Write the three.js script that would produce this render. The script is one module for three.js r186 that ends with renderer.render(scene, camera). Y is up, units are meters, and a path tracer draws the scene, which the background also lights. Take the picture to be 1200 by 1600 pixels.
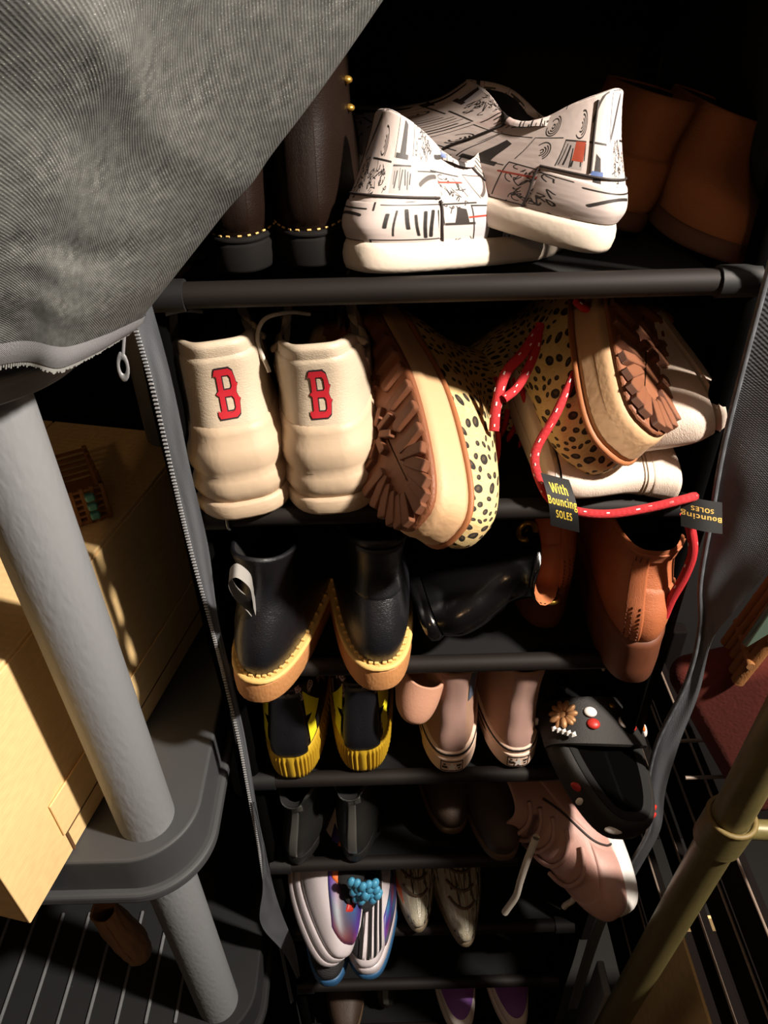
import * as THREE from 'three';
import { RoundedBoxGeometry } from 'three/addons/geometries/RoundedBoxGeometry.js';
import { mergeGeometries } from 'three/addons/utils/BufferGeometryUtils.js';
import { TessellateModifier } from 'three/addons/modifiers/TessellateModifier.js';
import { ImprovedNoise } from 'three/addons/math/ImprovedNoise.js';

// ---------------------------------------------------------------- camera, light, exposure
const scene = new THREE.Scene();
const camera = new THREE.PerspectiveCamera(69.4, 1200 / 1600, 0.01, 20);
camera.position.set(0, 1.623, 0.47);
camera.rotation.order = 'YXZ';
camera.rotation.set(THREE.MathUtils.degToRad(-36.9), 0, THREE.MathUtils.degToRad(-1.5));
const renderer = new THREE.WebGLRenderer({ antialias: true });
renderer.toneMapping = THREE.LinearToneMapping;
renderer.toneMappingExposure = 1.0;
renderer.shadowMap.enabled = true;
scene.background = new THREE.Color(0x000000);

const LAMP = new THREE.Vector3(0.90, 2.22, 0.46);      // ceiling globe, right of the photographer
const keyLight = new THREE.PointLight(0xfff4e6, 17, 0, 2);
keyLight.position.copy(LAMP); keyLight.castShadow = true; keyLight.shadow.radius = 2.2;
scene.add(keyLight);
const BULB = new THREE.Vector3(-0.25, 2.2, 1.55);      // second, weaker bulb behind the photographer
const backLight = new THREE.PointLight(0xffc890, .5, 0, 2);
backLight.position.copy(BULB); backLight.castShadow = true; backLight.shadow.radius = 3;
scene.add(backLight);

// ---------------------------------------------------------------- helpers
const V = (x, y, z) => new THREE.Vector3(x, y, z);
const PI = Math.PI;
let seed = 7;
const rnd = () => { seed = (seed * 1664525 + 1013904223) >>> 0; return seed / 4294967296; };
const rr = (a, b) => a + (b - a) * rnd();
const lerp = (a, b, t) => a + (b - a) * t;
const clamp = (x, a = 0, b = 1) => Math.min(b, Math.max(a, x));
const noise = new ImprovedNoise();
const used = {};
function numbered(n) { const k = used[n] = (used[n] ?? -1) + 1; return k ? `${n}_${String(k).padStart(3, '0')}` : n; }
function mesh(name, geo, mat, parent) {
  const m = new THREE.Mesh(geo, mat); m.name = name; m.castShadow = m.receiveShadow = true;
  if (parent) parent.add(m);
  return m;
}
function thing(name, label, category, group) {
  const g = new THREE.Group(); g.name = numbered(name); g.userData = { label, category };
  if (group) g.userData.group = group;
  scene.add(g); return g;
}
function single(name, geo, mat, label, category, group) {
  const m = mesh(numbered(name), geo, mat, scene); m.userData = { label, category };
  if (group) m.userData.group = group;
  return m;
}
function struct(name, geo, mat) { const m = mesh(name, geo, mat, scene); m.userData = { kind: 'structure' }; return m; }
function dup(root, label) { const c = root.clone(); c.name = numbered(root.name.replace(/_\d{3}$/, '')); c.userData = { ...root.userData, label }; scene.add(c); return c; }
// stand an object with its toe direction and its sole-to-collar direction
function place(o, p, toe, up = [0, 1, 0], s = 1, mirror = false) {
  const z = V(...toe).normalize(), x = V(...up).cross(z).normalize(), y = z.clone().cross(x);
  o.quaternion.setFromRotationMatrix(new THREE.Matrix4().makeBasis(x, y, z));
  o.position.set(...p); o.scale.set(mirror ? -s : s, s, s);
  return o;
}
function finish(pos, uv, idx) {
  const g = new THREE.BufferGeometry();
  g.setAttribute('position', new THREE.Float32BufferAttribute(pos, 3));
  g.setAttribute('uv', new THREE.Float32BufferAttribute(uv, 2));
  g.setIndex(idx); g.computeVertexNormals(); return g;
}
// a surface from a function of (a, b) in 0..1
function grid(f, nu, nv, { closed = false, flip = false, us = 1, vs = 1 } = {}) {
  const pos = [], uv = [], idx = [];
  for (let j = 0; j <= nv; j++) for (let i = 0; i <= nu; i++) {
    const p = f(i / nu, j / nv, i, j); pos.push(p.x, p.y, p.z); uv.push(i / nu * us, j / nv * vs);
  }
  const w = nu + 1;
  for (let j = 0; j < nv; j++) for (let i = 0; i < nu; i++) {
    const a = j * w + i, b = a + 1, c = a + w, d = c + 1;
    if (flip) idx.push(a, c, b, b, c, d); else idx.push(a, b, c, b, d, c);
  }
  const g = finish(pos, uv, idx);
  if (closed) {
    const n = g.attributes.normal;
    for (let j = 0; j <= nv; j++) {
      const a = j * w, b = a + nu, v = V(n.getX(a) + n.getX(b), n.getY(a) + n.getY(b), n.getZ(a) + n.getZ(b)).normalize();
      n.setXYZ(a, v.x, v.y, v.z); n.setXYZ(b, v.x, v.y, v.z);
    }
  }
  return g;
}
const pts = (a) => a.map(p => V(...p));
function tube(points, r, seg = 40, rad = 8, closed = false) {
  return new THREE.TubeGeometry(new THREE.CatmullRomCurve3(pts(points), closed, 'centripetal'), seg, r, rad, closed);
}
function rod(a, b, r, rad = 14) {
  const A = V(...a), B = V(...b), L = A.distanceTo(B), g = new THREE.CylinderGeometry(r, r, L, rad, 1);
  g.applyQuaternion(new THREE.Quaternion().setFromUnitVectors(V(0, 1, 0), B.clone().sub(A).normalize()));
  g.translate((A.x + B.x) / 2, (A.y + B.y) / 2, (A.z + B.z) / 2); return g;
}
function rbox(w, h, d, r, x = 0, y = 0, z = 0) { const g = new RoundedBoxGeometry(w, h, d, 2, r); g.translate(x, y, z); return g; }
const join = (a) => mergeGeometries(a.map(g => { const n = g.index ? g.toNonIndexed() : g; for (const k of Object.keys(n.attributes)) if (!['position', 'normal', 'uv'].includes(k)) n.deleteAttribute(k); return n; }));
// a flat strip with thickness between two polylines
function ribbon(A, B, th, n = 60, wob = 0) {
  const ca = new THREE.CatmullRomCurve3(pts(A)), cb = new THREE.CatmullRomCurve3(pts(B));
  const side = (k) => (a, b) => {
    const p = ca.getPoint(a), q = cb.getPoint(a), t = ca.getTangent(a), w = q.clone().sub(p), nn = t.cross(w).normalize();
    return p.addScaledVector(w, b).addScaledVector(nn, k * th * .5 + wob * noise.noise(a * 14, b * 2, 3.1));
  };
  const edge = (b) => (a, k) => { const s = side(-1)(a, b), e = side(1)(a, b); return s.lerp(e, k); };
  return join([grid(side(1), n, 10, { us: 14, vs: .5 }), grid(side(-1), n, 10, { flip: true, us: 14, vs: .5 }), grid(edge(0), n, 1, { flip: false }), grid(edge(1), n, 1, { flip: true })]);
}

// ---------------------------------------------------------------- textures
function canvasTex(w, h, draw, rep = [1, 1], srgb = true) {
  const c = document.createElement('canvas'); c.width = w; c.height = h; draw(c.getContext('2d'), w, h);
  const t = new THREE.CanvasTexture(c); if (srgb) t.colorSpace = THREE.SRGBColorSpace;
  t.wrapS = t.wrapT = THREE.RepeatWrapping; t.repeat.set(...rep); t.magFilter = THREE.LinearFilter; return t;
}
function dataTex(n, f, rep = [1, 1], srgb = false) {
  const d = new Uint8Array(n * n * 4);
  for (let y = 0; y < n; y++) for (let x = 0; x < n; x++) {
    const v = f(x / n, y / n, x, y), k = (y * n + x) * 4, a = Array.isArray(v) ? v : [v, v, v];
    for (let q = 0; q < 3; q++) d[k + q] = clamp(a[q]) * 255; d[k + 3] = 255;
  }
  const t = new THREE.DataTexture(d, n, n); t.wrapS = t.wrapT = THREE.RepeatWrapping; t.repeat.set(...rep);
  t.magFilter = THREE.LinearFilter; t.minFilter = THREE.LinearMipmapLinearFilter; t.generateMipmaps = true;
  if (srgb) t.colorSpace = THREE.SRGBColorSpace; t.needsUpdate = true; return t;
}
// tiling noise
function tn(x, y, f, z = 0) {
  const n = (a, b) => noise.noise(a * f, b * f, z);
  return lerp(lerp(n(x, y), n(x - 1, y), x), lerp(n(x, y - 1), n(x - 1, y - 1), x), y);
}
const grain = dataTex(512, (x, y) => .5 + .3 * tn(x, y, 60, 1) + .22 * tn(x, y, 22, 5) + .2 * tn(x, y, 6, 9));
const weave = dataTex(256, (x, y, i, j) => .5 + .25 * Math.sin(i * PI / 4) * Math.cos(j * PI / 4) + .2 * tn(x, y, 24, 2));
const twillBump = dataTex(512, (x, y) => { const d = Math.sin((x + y) * 2 * PI * 22); return .5 + .34 * d * (.65 + .5 * tn(x, y, 18, 4)) + .2 * tn(x, y, 70, 8); });
const twillMap = dataTex(512, (x, y) => {
  const d = Math.sin((x + y) * 2 * PI * 22), sp = tn(x, y, 80, 3) > .34 && d > -.2 ? .38 : 0, b = .42 + .07 * d * (1 + tn(x, y, 12, 8)) + .16 * tn(x, y, 7, 6) + .10 * tn(x, y, 45, 2) + sp;
  return [b, b, b * .985];
}, [1, 1], true);
const cardMap = dataTex(512, (x, y) => { const b = .95 + .04 * tn(x, y, 4, 1) + .05 * tn(x, y, 40, 2) + .012 * Math.sin(y * 2 * PI * 60); return [.97 * b, .82 * b, .58 * b]; }, [1, 1], true);
const resinBump = dataTex(256, (x, y) => .5 + .4 * tn(x, y, 40, 3) + .2 * tn(x, y, 90, 7));
const rubTex = dataTex(256, (x, y) => { const b = .9 + .12 * tn(x, y, 10, 2) + .06 * tn(x, y, 40, 3); return b; }, [1, 1], true);
// scribbled line drawing in boxes, ink on white leather
function scribble(g, w, h) {
  seed = 41;
  g.fillStyle = '#f1ebe8'; g.fillRect(0, 0, w, h);
  const cell = w / 15;
  for (let yy = 0; yy < h; yy += cell * .8) for (let xx = 0; xx < w; xx += cell) {
    const x = xx + rr(-8, 8), y = yy + rr(-8, 8), W = cell * rr(.7, 1.15), H = cell * rr(.5, .95);
    if (rnd() < .25) { g.fillStyle = ['#e9d9d6', '#d7dbe6', '#dcd7d3', '#c6c3c2'][Math.floor(rnd() * 4)]; g.fillRect(x, y, W, H); }
    g.strokeStyle = '#24211f'; g.lineWidth = rr(2.5, 5); g.lineCap = 'round';
    if (rnd() < .8) { g.beginPath(); g.moveTo(x, y); g.lineTo(x + W, y + rr(-6, 6)); if (rnd() < .6) g.lineTo(x + W + rr(-5, 5), y + H); g.stroke(); }
    const kind = Math.floor(rnd() * 5);
    if (kind === 0) for (let k = 0; k < 7; k++) { g.lineWidth = rr(3, 8); const a = x + W * k / 7; g.beginPath(); g.moveTo(a, y + H * rr(.05, .3)); g.lineTo(a + rr(-8, 8), y + H * rr(.6, 1)); g.stroke(); }
    if (kind === 1) { g.lineWidth = 3; for (let k = 0; k < 26; k++) { g.beginPath(); const a = x + rr(.1, .9) * W, b = y + rr(.1, .9) * H; g.moveTo(a, b); g.bezierCurveTo(a + rr(-30, 30), b + rr(-30, 30), a + rr(-30, 30), b + rr(-30, 30), a + rr(-20, 20), b + rr(-20, 20)); g.stroke(); } }
    if (kind === 2) { g.fillStyle = '#3a3634'; g.beginPath(); g.moveTo(x + W * .3, y + H); g.lineTo(x + W * .35, y + H * .3); g.lineTo(x + W * .6, y + H * .2); g.lineTo(x + W * .7, y + H); g.fill(); g.fillRect(x + W * .15, y + H * .9, W * .8, H * .12); }
    if (kind === 3) { g.lineWidth = 4; for (let k = 0; k < 4; k++) { g.beginPath(); g.arc(x + W * .5, y + H * .55, 6 + k * 8, rr(0, 3), rr(3.5, 6.2)); g.stroke(); } }
    if (kind === 4) { g.lineWidth = rr(6, 14); g.strokeStyle = ['#4a4644', '#5b5653', '#35312f'][Math.floor(rnd() * 3)]; g.beginPath(); g.moveTo(x + W * .1, y + H * .2); g.quadraticCurveTo(x + W * .5, y + H * rr(-.1, 1), x + W * .9, y + H * rr(.4, 1)); g.stroke(); }
    const hue = rnd();
    if (hue < .1) { g.fillStyle = '#5d7fc4'; g.fillRect(x + W * .2, y + H * .6, W * .6, H * .18); }
    else if (hue < .2) { g.strokeStyle = '#b8442f'; g.lineWidth = 6; g.beginPath(); g.moveTo(x, y + H * .2); g.lineTo(x + W * 1.1, y + H * .28); g.stroke(); }
    else if (hue < .23) { g.fillStyle = '#c2563a'; g.fillRect(x, y, W * .5, H * .7); }
  }
}
const scribbleTex = canvasTex(2048, 900, scribble);
const leopardTex = canvasTex(1024, 1024, (g, w, h) => {
  seed = 99; g.fillStyle = '#cdb27c'; g.fillRect(0, 0, w, h);
  for (let i = 0; i < 5000; i++) { g.strokeStyle = ['#b89a63', '#dcc592', '#c4a770'][i % 3]; g.lineWidth = 2; const x = rnd() * w, y = rnd() * h; g.beginPath(); g.moveTo(x, y); g.lineTo(x + rr(-5, 5), y + rr(8, 22)); g.stroke(); }
  const spots = [];
  for (let k = 0; k < 4000 && spots.length < 420; k++) {
    const x = rnd() * w, y = rnd() * h, r = rr(12, 26);
    if (spots.some(s => { const dx = Math.min(Math.abs(s[0] - x), w - Math.abs(s[0] - x)), dy = Math.min(Math.abs(s[1] - y), h - Math.abs(s[1] - y)); return Math.hypot(dx, dy) < s[2] + r + 2; })) continue;
    spots.push([x, y, r]);
  }
  for (const [x, y, r] of spots) for (const ox of [-w, 0, w]) for (const oy of [-h, 0, h]) {
    if (Math.abs(x + ox - w / 2) > w / 2 + 40 || Math.abs(y + oy - h / 2) > h / 2 + 40) continue;
    g.save(); g.translate(x + ox, y + oy); g.rotate(Math.sin(x * 9 + y) * .7); g.fillStyle = '#1d1712'; g.beginPath(); g.ellipse(0, 0, r * .62, r * .95, 0, 0, 7); g.fill();
    g.fillStyle = '#4a3b2a'; g.beginPath(); g.ellipse(r * .1, r * .1, r * .25, r * .45, .2, 0, 7); g.fill(); g.restore();
  }
});
const blotTex = canvasTex(1024, 512, (g, w, h) => {
  seed = 5; g.fillStyle = '#120d0d'; g.fillRect(0, 0, w, h);
  for (let k = 0; k < 46; k++) {
    g.fillStyle = ['#d9b8b4', '#e2c9c6', '#3a1512', '#caa6a3'][k % 4]; const x = rnd() * w, y = rnd() * h, s = rr(25, 65);
    g.beginPath(); g.moveTo(x, y - s); g.bezierCurveTo(x + s, y - s * .6, x + s * .3, y + s * .2, x + s * .7, y + s); g.bezierCurveTo(x, y + s * .3, x - s * .2, y + s * 1.1, x - s * .7, y + s * .5); g.bezierCurveTo(x - s, y, x - s * .2, y - s * .4, x, y - s); g.fill();
    g.strokeStyle = '#1a0a0a'; g.lineWidth = 7; g.beginPath(); g.arc(x, y, s * .35, 0, 5); g.stroke();
  }
});
const camoTex = canvasTex(512, 512, (g, w, h) => {
  seed = 17; g.fillStyle = '#a49d8a'; g.fillRect(0, 0, w, h);
  for (let k = 0; k < 90; k++) { g.strokeStyle = ['#4d4638', '#b5ae98', '#6a614e', '#2f2a22', '#a38f7a'][k % 5]; g.lineWidth = rr(4, 20); const x = rnd() * w, y = rnd() * h; g.beginPath(); g.moveTo(x, y); g.bezierCurveTo(x + rr(-40, 40), y + 40, x + rr(-40, 40), y + 80, x + rr(-30, 30), y + rr(60, 160)); g.stroke(); }
});
const nebulaTex = canvasTex(512, 512, (g, w, h) => {
  seed = 29; g.fillStyle = '#1c1838'; g.fillRect(0, 0, w, h);
  for (let k = 0; k < 60; k++) { const x = rnd() * w, y = rnd() * h, r = rr(30, 110), gr = g.createRadialGradient(x, y, 0, x, y, r), c = ['90,60,220', '40,40,90', '150,60,200', '60,80,230', '200,70,40', '60,190,220'][k % 6]; gr.addColorStop(0, `rgba(${c},.42)`); gr.addColorStop(1, `rgba(${c},0)`); g.fillStyle = gr; g.fillRect(0, 0, w, h); }
});

// ---------------------------------------------------------------- materials
const M = (color, roughness = .6, o = {}) => new THREE.MeshPhysicalMaterial({ color, roughness, side: THREE.DoubleSide, ...o });
const leather = (color, roughness = .42, bump = .0006, o = {}) => M(color, roughness, { bumpMap: grain, bumpScale: bump, ...o });
const mat = {
  cream: leather('#bfae98', .5, .0004), creamSole: M('#bda68c', .55, { bumpMap: resinBump, bumpScale: .0003 }), redB: M('#b3202c', .5), navy: M('#241a20', .6),
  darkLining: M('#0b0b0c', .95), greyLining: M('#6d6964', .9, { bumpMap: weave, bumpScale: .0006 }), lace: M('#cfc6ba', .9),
  print: M('#cdc2be', .55, { map: scribbleTex, bumpMap: grain, bumpScale: .0003 }), rubber: M('#d2c3b2', .55, { bumpMap: resinBump, bumpScale: .0002 }),
  brownBoot: leather('#160c07', .5, .0003, { specularIntensity: .3 }), brownSole: M('#0a0706', .85, { specularIntensity: .4 }), gold: M('#c79a45', .35, { metalness: .8 }), stitch: M('#c9a45e', .7),
  suede: leather('#8a5127', .92, .0012, { sheen: .4, sheenColor: new THREE.Color('#a86a3a'), sheenRoughness: .6 }), suedeSole: M('#4b2a14', .8),
  leopard: M('#ffffff', .8, { map: leopardTex, bumpMap: grain, bumpScale: .0006 }), gum: M('#7c4a2e', .62, { bumpMap: grain, bumpScale: .0008 }), mid: M('#c09a74', .6, { bumpMap: resinBump, bumpScale: .0004 }), welt: M('#9a5f38', .6),
  redLace: M('#b51d24', .8, { bumpMap: weave, bumpScale: .0006 }), whiteFleck: M('#e8d9d4', .8), whiteBoot: leather('#d2bfb0', .5, .0005), seam: M('#8c7a66', .8), blackTag: M('#0c0b0b', .7),
  black: leather('#131317', .36, .0005, { clearcoat: .2, clearcoatRoughness: .35 }), crepe: M('#b9814f', .65, { bumpMap: grain, bumpScale: .001 }), weltTan: M('#d9b26b', .6), tabGrey: M('#8d8a86', .8), elastic: M('#1b1b1d', .9, { bumpMap: weave, bumpScale: .001 }),
  gloss: leather('#0b0a0b', .18, .0002, { clearcoat: .8, clearcoatRoughness: .15 }), tanLining: leather('#b0683e', .7, .0004), tan: leather('#a35c38', .55, .0006), tanSole: M('#6b3a22', .6, { map: rubTex }), tanStitch: M('#5a2d15', .8),
  yellow: M('#bf9a24', .55), yellowBright: M('#efe02c', .5), blot: M('#ffffff', .5, { map: blotTex }),
  canvas: M('#d6a78c', .9, { bumpMap: weave, bumpScale: .0008 }), canvasStrip: M('#caa093', .9, { bumpMap: weave, bumpScale: .0006 }), foxing: M('#e2c3ae', .6), lineBlack: M('#2a2220', .6), slateBlue: M('#4d5566', .9), peach: leather('#b9886f', .8, .0004),
  slide: M('#16120f', .7, { bumpMap: resinBump, bumpScale: .0004 }), footbed: M('#080707', .9), red: M('#b02a22', .45), white: M('#e8e2dc', .5), bronze: M('#a97b52', .5, { metalness: .3 }), crystal: M('#f0ece6', .15, { metalness: .2 }),
  zipBlack: leather('#1c1c1a', .45, .0006), zipMetal: M('#8f8d86', .35, { metalness: .8 }), clog: leather('#3a2b20', .6, .0006), clogTrim: M('#5a4530', .7),
  pinkWhite: leather('#b88f84', .5, .0004), whiteSole: M('#d8d4d0', .5), solePink: M('#c08566', .7, { bumpMap: grain, bumpScale: .0008 }),
  pearl: leather('#c9c0c4', .3, .0002, { clearcoat: .4 }), nebula: M('#ffffff', .45, { map: nebulaTex }), bead: M('#4a94b8', .4), yellowTab: M('#e0b640', .6), blackMesh: M('#141416', .8, { bumpMap: weave, bumpScale: .001 }), blueSole: M('#2b567e', .5), orange: M('#e06a2a', .5),
  silver: M('#ffffff', .35, { map: camoTex, bumpMap: grain, bumpScale: .001 }), silverSole: M('#6e604c', .6), purple: leather('#8a55ac', .6, .0005), lilacWhite: M('#f0e4de', .55),
  cover: M('#ffffff', .72, { map: twillMap, bumpMap: twillBump, bumpScale: .0003, color: '#b4b6b4', sheen: .35, sheenRoughness: .5 }), coverDark: M('#050505', .85, { bumpMap: weave, bumpScale: .0006 }), coverTrim: M('#5c5f64', .55, { bumpMap: weave, bumpScale: .0005 }), zipTeeth: M('#a9aaad', .4, { metalness: .5 }), zipTape: M('#77777a', .7, { bumpMap: weave, bumpScale: .0006 }), fringe: M('#8a8b88', .85),
  tubeBlack: M('#171210', .65, { specularIntensity: .5 }), shelfCloth: M('#040404', 1, { bumpMap: weave, bumpScale: .0006 }), upright: M('#050505', 1, { specularIntensity: .05 }), connector: M('#0c0c0d', .65), shineRing: M('#a8a8a8', .3, { metalness: .7 }),
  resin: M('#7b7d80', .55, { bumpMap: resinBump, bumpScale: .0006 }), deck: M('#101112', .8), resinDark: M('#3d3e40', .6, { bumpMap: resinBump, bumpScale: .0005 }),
  card: M('#ffffff', .85, { map: cardMap }), cardEdge: M('#c79d62', .9), tapeLine: M('#5d3d1e', .9),
  wall: M('#0f0806', .95), floor: M('#0d0906', .7), ceiling: M('#2a241f', .95), redCloth: M('#551708', .9, { bumpMap: grain, bumpScale: .0006 }), darkWood: M('#0c0604', .9, { specularIntensity: .3 }), paleRod: M('#7d6c60', .45), brass: M('#74693f', .45, { map: rubTex, metalness: .15 }), wicker: leather('#8a5a2e', .7, .0008), brassDark: M('#6b5a30', .6),
};

// ---------------------------------------------------------------- the room
const T = .08;
struct('floor', rbox(3.2, T, 3.2, .005, 0, -T / 2, .9), mat.floor);
struct('ceiling', rbox(3.2, T, 3.2, .005, 0, 2.4 + T / 2, .9), mat.ceiling);
struct('wall_back', rbox(3.2, 2.4, T, .005, 0, 1.2, -.46), mat.wall);
struct('wall_front', rbox(3.2, 2.4, T, .005, 0, 1.2, 2.4), mat.wall);
struct('wall_left', rbox(T, 2.4, 3.2, .005, -1.4, 1.2, .9), mat.wall);
struct('wall_right', rbox(T, 2.4, 3.2, .005, 1.4, 1.2, .9), mat.wall);
function globe(p, r, colour, glow, label) {
  const t = thing('ceiling_lamp', label, 'lamp'); t.position.copy(p);
  mesh('globe', new THREE.SphereGeometry(r, 24, 16), M('#ffffff', .5, { emissive: new THREE.Color(colour), emissiveIntensity: glow }), t);
  mesh('rose', (() => { const g = new THREE.CylinderGeometry(r * .7, r * .85, .02, 24); g.translate(0, 2.39 - p.y, 0); return g; })(), mat.white, t);
  mesh('stem', rod([0, r * .95, 0], [0, 2.385 - p.y, 0], .012), mat.white, t);
}
globe(LAMP, .05, '#fff0dc', 3, 'white globe lamp under the ceiling to the right of the shoe rack');
globe(BULB, .05, '#ffd9b8', 2, 'warm globe lamp under the ceiling behind the viewer');

// ---------------------------------------------------------------- shoe rack
const XL = -.155, XR = .25, SH = [1.45, 1.27, 1.09, .91, .73, .55, .37, .19, .03], DEP = .29;
const rack = thing('shoe_rack', 'tall black tubular shoe rack with many cloth shelves full of shoes', 'shoe rack');
for (const y of SH) {
  const shelf = mesh('shelf_bar', rod([XL + .012, y, 0], [XR - .012, y, 0], .0085, 20), mat.tubeBlack, rack);
  for (const [a, b] of [[XL + .004, XL + .03], [XR - .03, XR - .004]]) mesh('connector', rod([a, y, 0], [b, y, 0], .0105), mat.connector, shelf);
  if (y > 1 && y < 1.4) mesh('end_ring', (() => { const g = new THREE.TorusGeometry(.0105, .0012, 8, 24); g.rotateY(PI / 2); g.translate(XL + .032, y, 0); return g; })(), mat.shineRing, shelf);
  mesh('rear_bar', rod([XL + .012, y - .006, -DEP], [XR - .012, y - .006, -DEP], .0085, 12), mat.tubeBlack, rack);
  mesh('cloth_shelf', grid((a, b) => V(lerp(XL + .015, XR - .015, a), y - .0085 - .006 * b - .006 * Math.sin(PI * b) * Math.sin(PI * a), -.004 - b * (DEP - .008)), 24, 12, { us: 8, vs: 6 }), mat.shelfCloth, rack);
}
for (const [x, z] of [[XL + .004, -.006], [XR - .004, -.006], [XL + .004, -DEP], [XR - .004, -DEP]]) mesh('upright', rod([x, 0, z], [x, 1.66, z], .0085, 12), mat.upright, rack);

// ---------------------------------------------------------------- fabric cover of the rack
const cover = thing('rack_cover', 'black fabric dust cover over the shoe rack, its grey front flap folded aside', 'cover');
mesh('back_panel', rbox(XR - XL + .07, 1.66, .003, .001, (XL + XR) / 2, .84, -DEP - .02), mat.coverDark, cover);
mesh('left_panel', grid((a, b) => V(XL - .012 + .004 * noise.noise(a * 3, b * 9, 1), .01 + 1.66 * b, -.01 - a * (DEP + .012)), 16, 50, { us: 6, vs: 30 }), mat.coverDark, cover);
mesh('right_panel', grid((a, b) => V(XR + .014 + .004 * noise.noise(a * 3, b * 9, 5), .01 + 1.66 * b, -.005 - a * (DEP + .017)), 16, 50, { us: 6, vs: 30 }), mat.coverDark, cover);
mesh('top_panel', rbox(XR - XL + .04, .003, DEP + .04, .001, (XL + XR) / 2, 1.672, -DEP / 2), mat.coverDark, cover);
// the front flap: a sheet thrown over to the left, hem at the bottom and a rolled edge on the right
const FL = [
  [[-.30, 1.456, .165], [-.187, 1.473, .135], [-.158, 1.464, .118], [-.145, 1.450, .045]],
  [[-.27, 1.52, .195], [-.165, 1.526, .135], [-.130, 1.512, .108], [-.090, 1.505, .030]],
  [[-.22, 1.60, .185], [-.120, 1.592, .125], [-.085, 1.582, .090], [-.028, 1.569, .026]],
  [[-.17, 1.69, .165], [-.060, 1.675, .105], [-.010, 1.672, .070], [.050, 1.660, .020]],
];
const cr = (a, b, c, d, t) => .5 * (2 * b + (c - a) * t + (2 * a - 5 * b + 4 * c - d) * t * t + (3 * b - a - 3 * c + d) * t * t * t);
function crow(P, t) {
  const n = P.length - 1, k = Math.min(n - 1, Math.max(0, Math.floor(t * n))), f = t * n - k;
  const ext = (i) => i < 0 ? P[0].map((x, q) => 2 * x - P[1][q]) : i > n ? P[n].map((x, q) => 2 * x - P[n - 1][q]) : P[i];
  return [0, 1, 2].map(q => cr(ext(k - 1)[q], ext(k)[q], ext(k + 1)[q], ext(k + 2)[q], f));
}
function flapPoint(u, v) { return V(...crow(FL.map(r => crow(r, Math.min(u, 1))), v)); }
const flapN = (u, v) => { const e = .01, a = flapPoint(u + (u > .98 ? -e : e), v).sub(flapPoint(u, v)).multiplyScalar(u > .98 ? -1 : 1), b = flapPoint(u, v + (v > .98 ? -e : e)).sub(flapPoint(u, v)).multiplyScalar(v > .98 ? -1 : 1); const n = a.cross(b).normalize(); return n.z < 0 ? n.negate() : n; };
const flapF = (a, v) => {
  const u = Math.min(a / .88, 1), n = flapN(u, v), p = flapPoint(u, v);
  const fold = (c, w) => Math.exp(-((v - c(u)) ** 2) / (w * w));
  p.addScaledVector(n, .0065 * fold(u => .86 - .42 * u, .05) * (1 - u * .75) + (1 - u) * (- .004 * fold(u => .74 - .45 * u, .06) + .005 * fold(u => .42 - .28 * u, .05) - .0045 * fold(u => .33 - .02 * u, .035) + .004 * fold(u => .22 - .1 * u, .05)) * 1 + .0045 * noise.noise(u * 4 + v * 2, v * 5, 2.2) * (1 - u * u) + .0014 * noise.noise(u * 11, v * 11 + u * 5, 6) * (1 - u));
  if (a > .88) { const w = (a - .88) / .12 * PI * 1.25, r = .008, ex = flapPoint(1, v).sub(flapPoint(.9, v)).normalize(); p.addScaledVector(ex, r * Math.sin(Math.min(w, PI)) - Math.max(0, w - PI) * .03).addScaledVector(n, -r * (1 - Math.cos(Math.min(w, PI)))); }
  return p;
};
const flap = mesh('front_flap', grid(flapF, 110, 110, { us: 6.2, vs: 6.2 }), mat.cover, cover);
{ // zip half along the hem of the flap
  const band = [], teeth = [];
  const off = (a) => { const p = flapF(a * .9, 0), d = flapF(a * .9, .04).sub(p).normalize(); return [p, d]; };
  mesh('hem_tape', grid((a, b) => { const [p, d] = off(a), n = flapN(Math.min(a, 1), 0); return p.addScaledVector(d, -.012 * b + .006).addScaledVector(n, .0012 * Math.sin(PI * b) + .0008); }, 80, 4, { us: 8, vs: .4 }), mat.zipTape, flap);
  seed = 3;
  for (let i = 0; i < 150; i++) { const [p, d] = off((i + .5) / 150); const q = p.clone().addScaledVector(d, -.0055), e = p.clone().addScaledVector(d, -.0055 - rr(.0025, .0042)); teeth.push(rod(q.toArray(), e.toArray(), .0005, 5)); }
  const h = mesh('hem_teeth', join(teeth), mat.fringe, flap); h.userData.kind = 'stuff';
}
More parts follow.
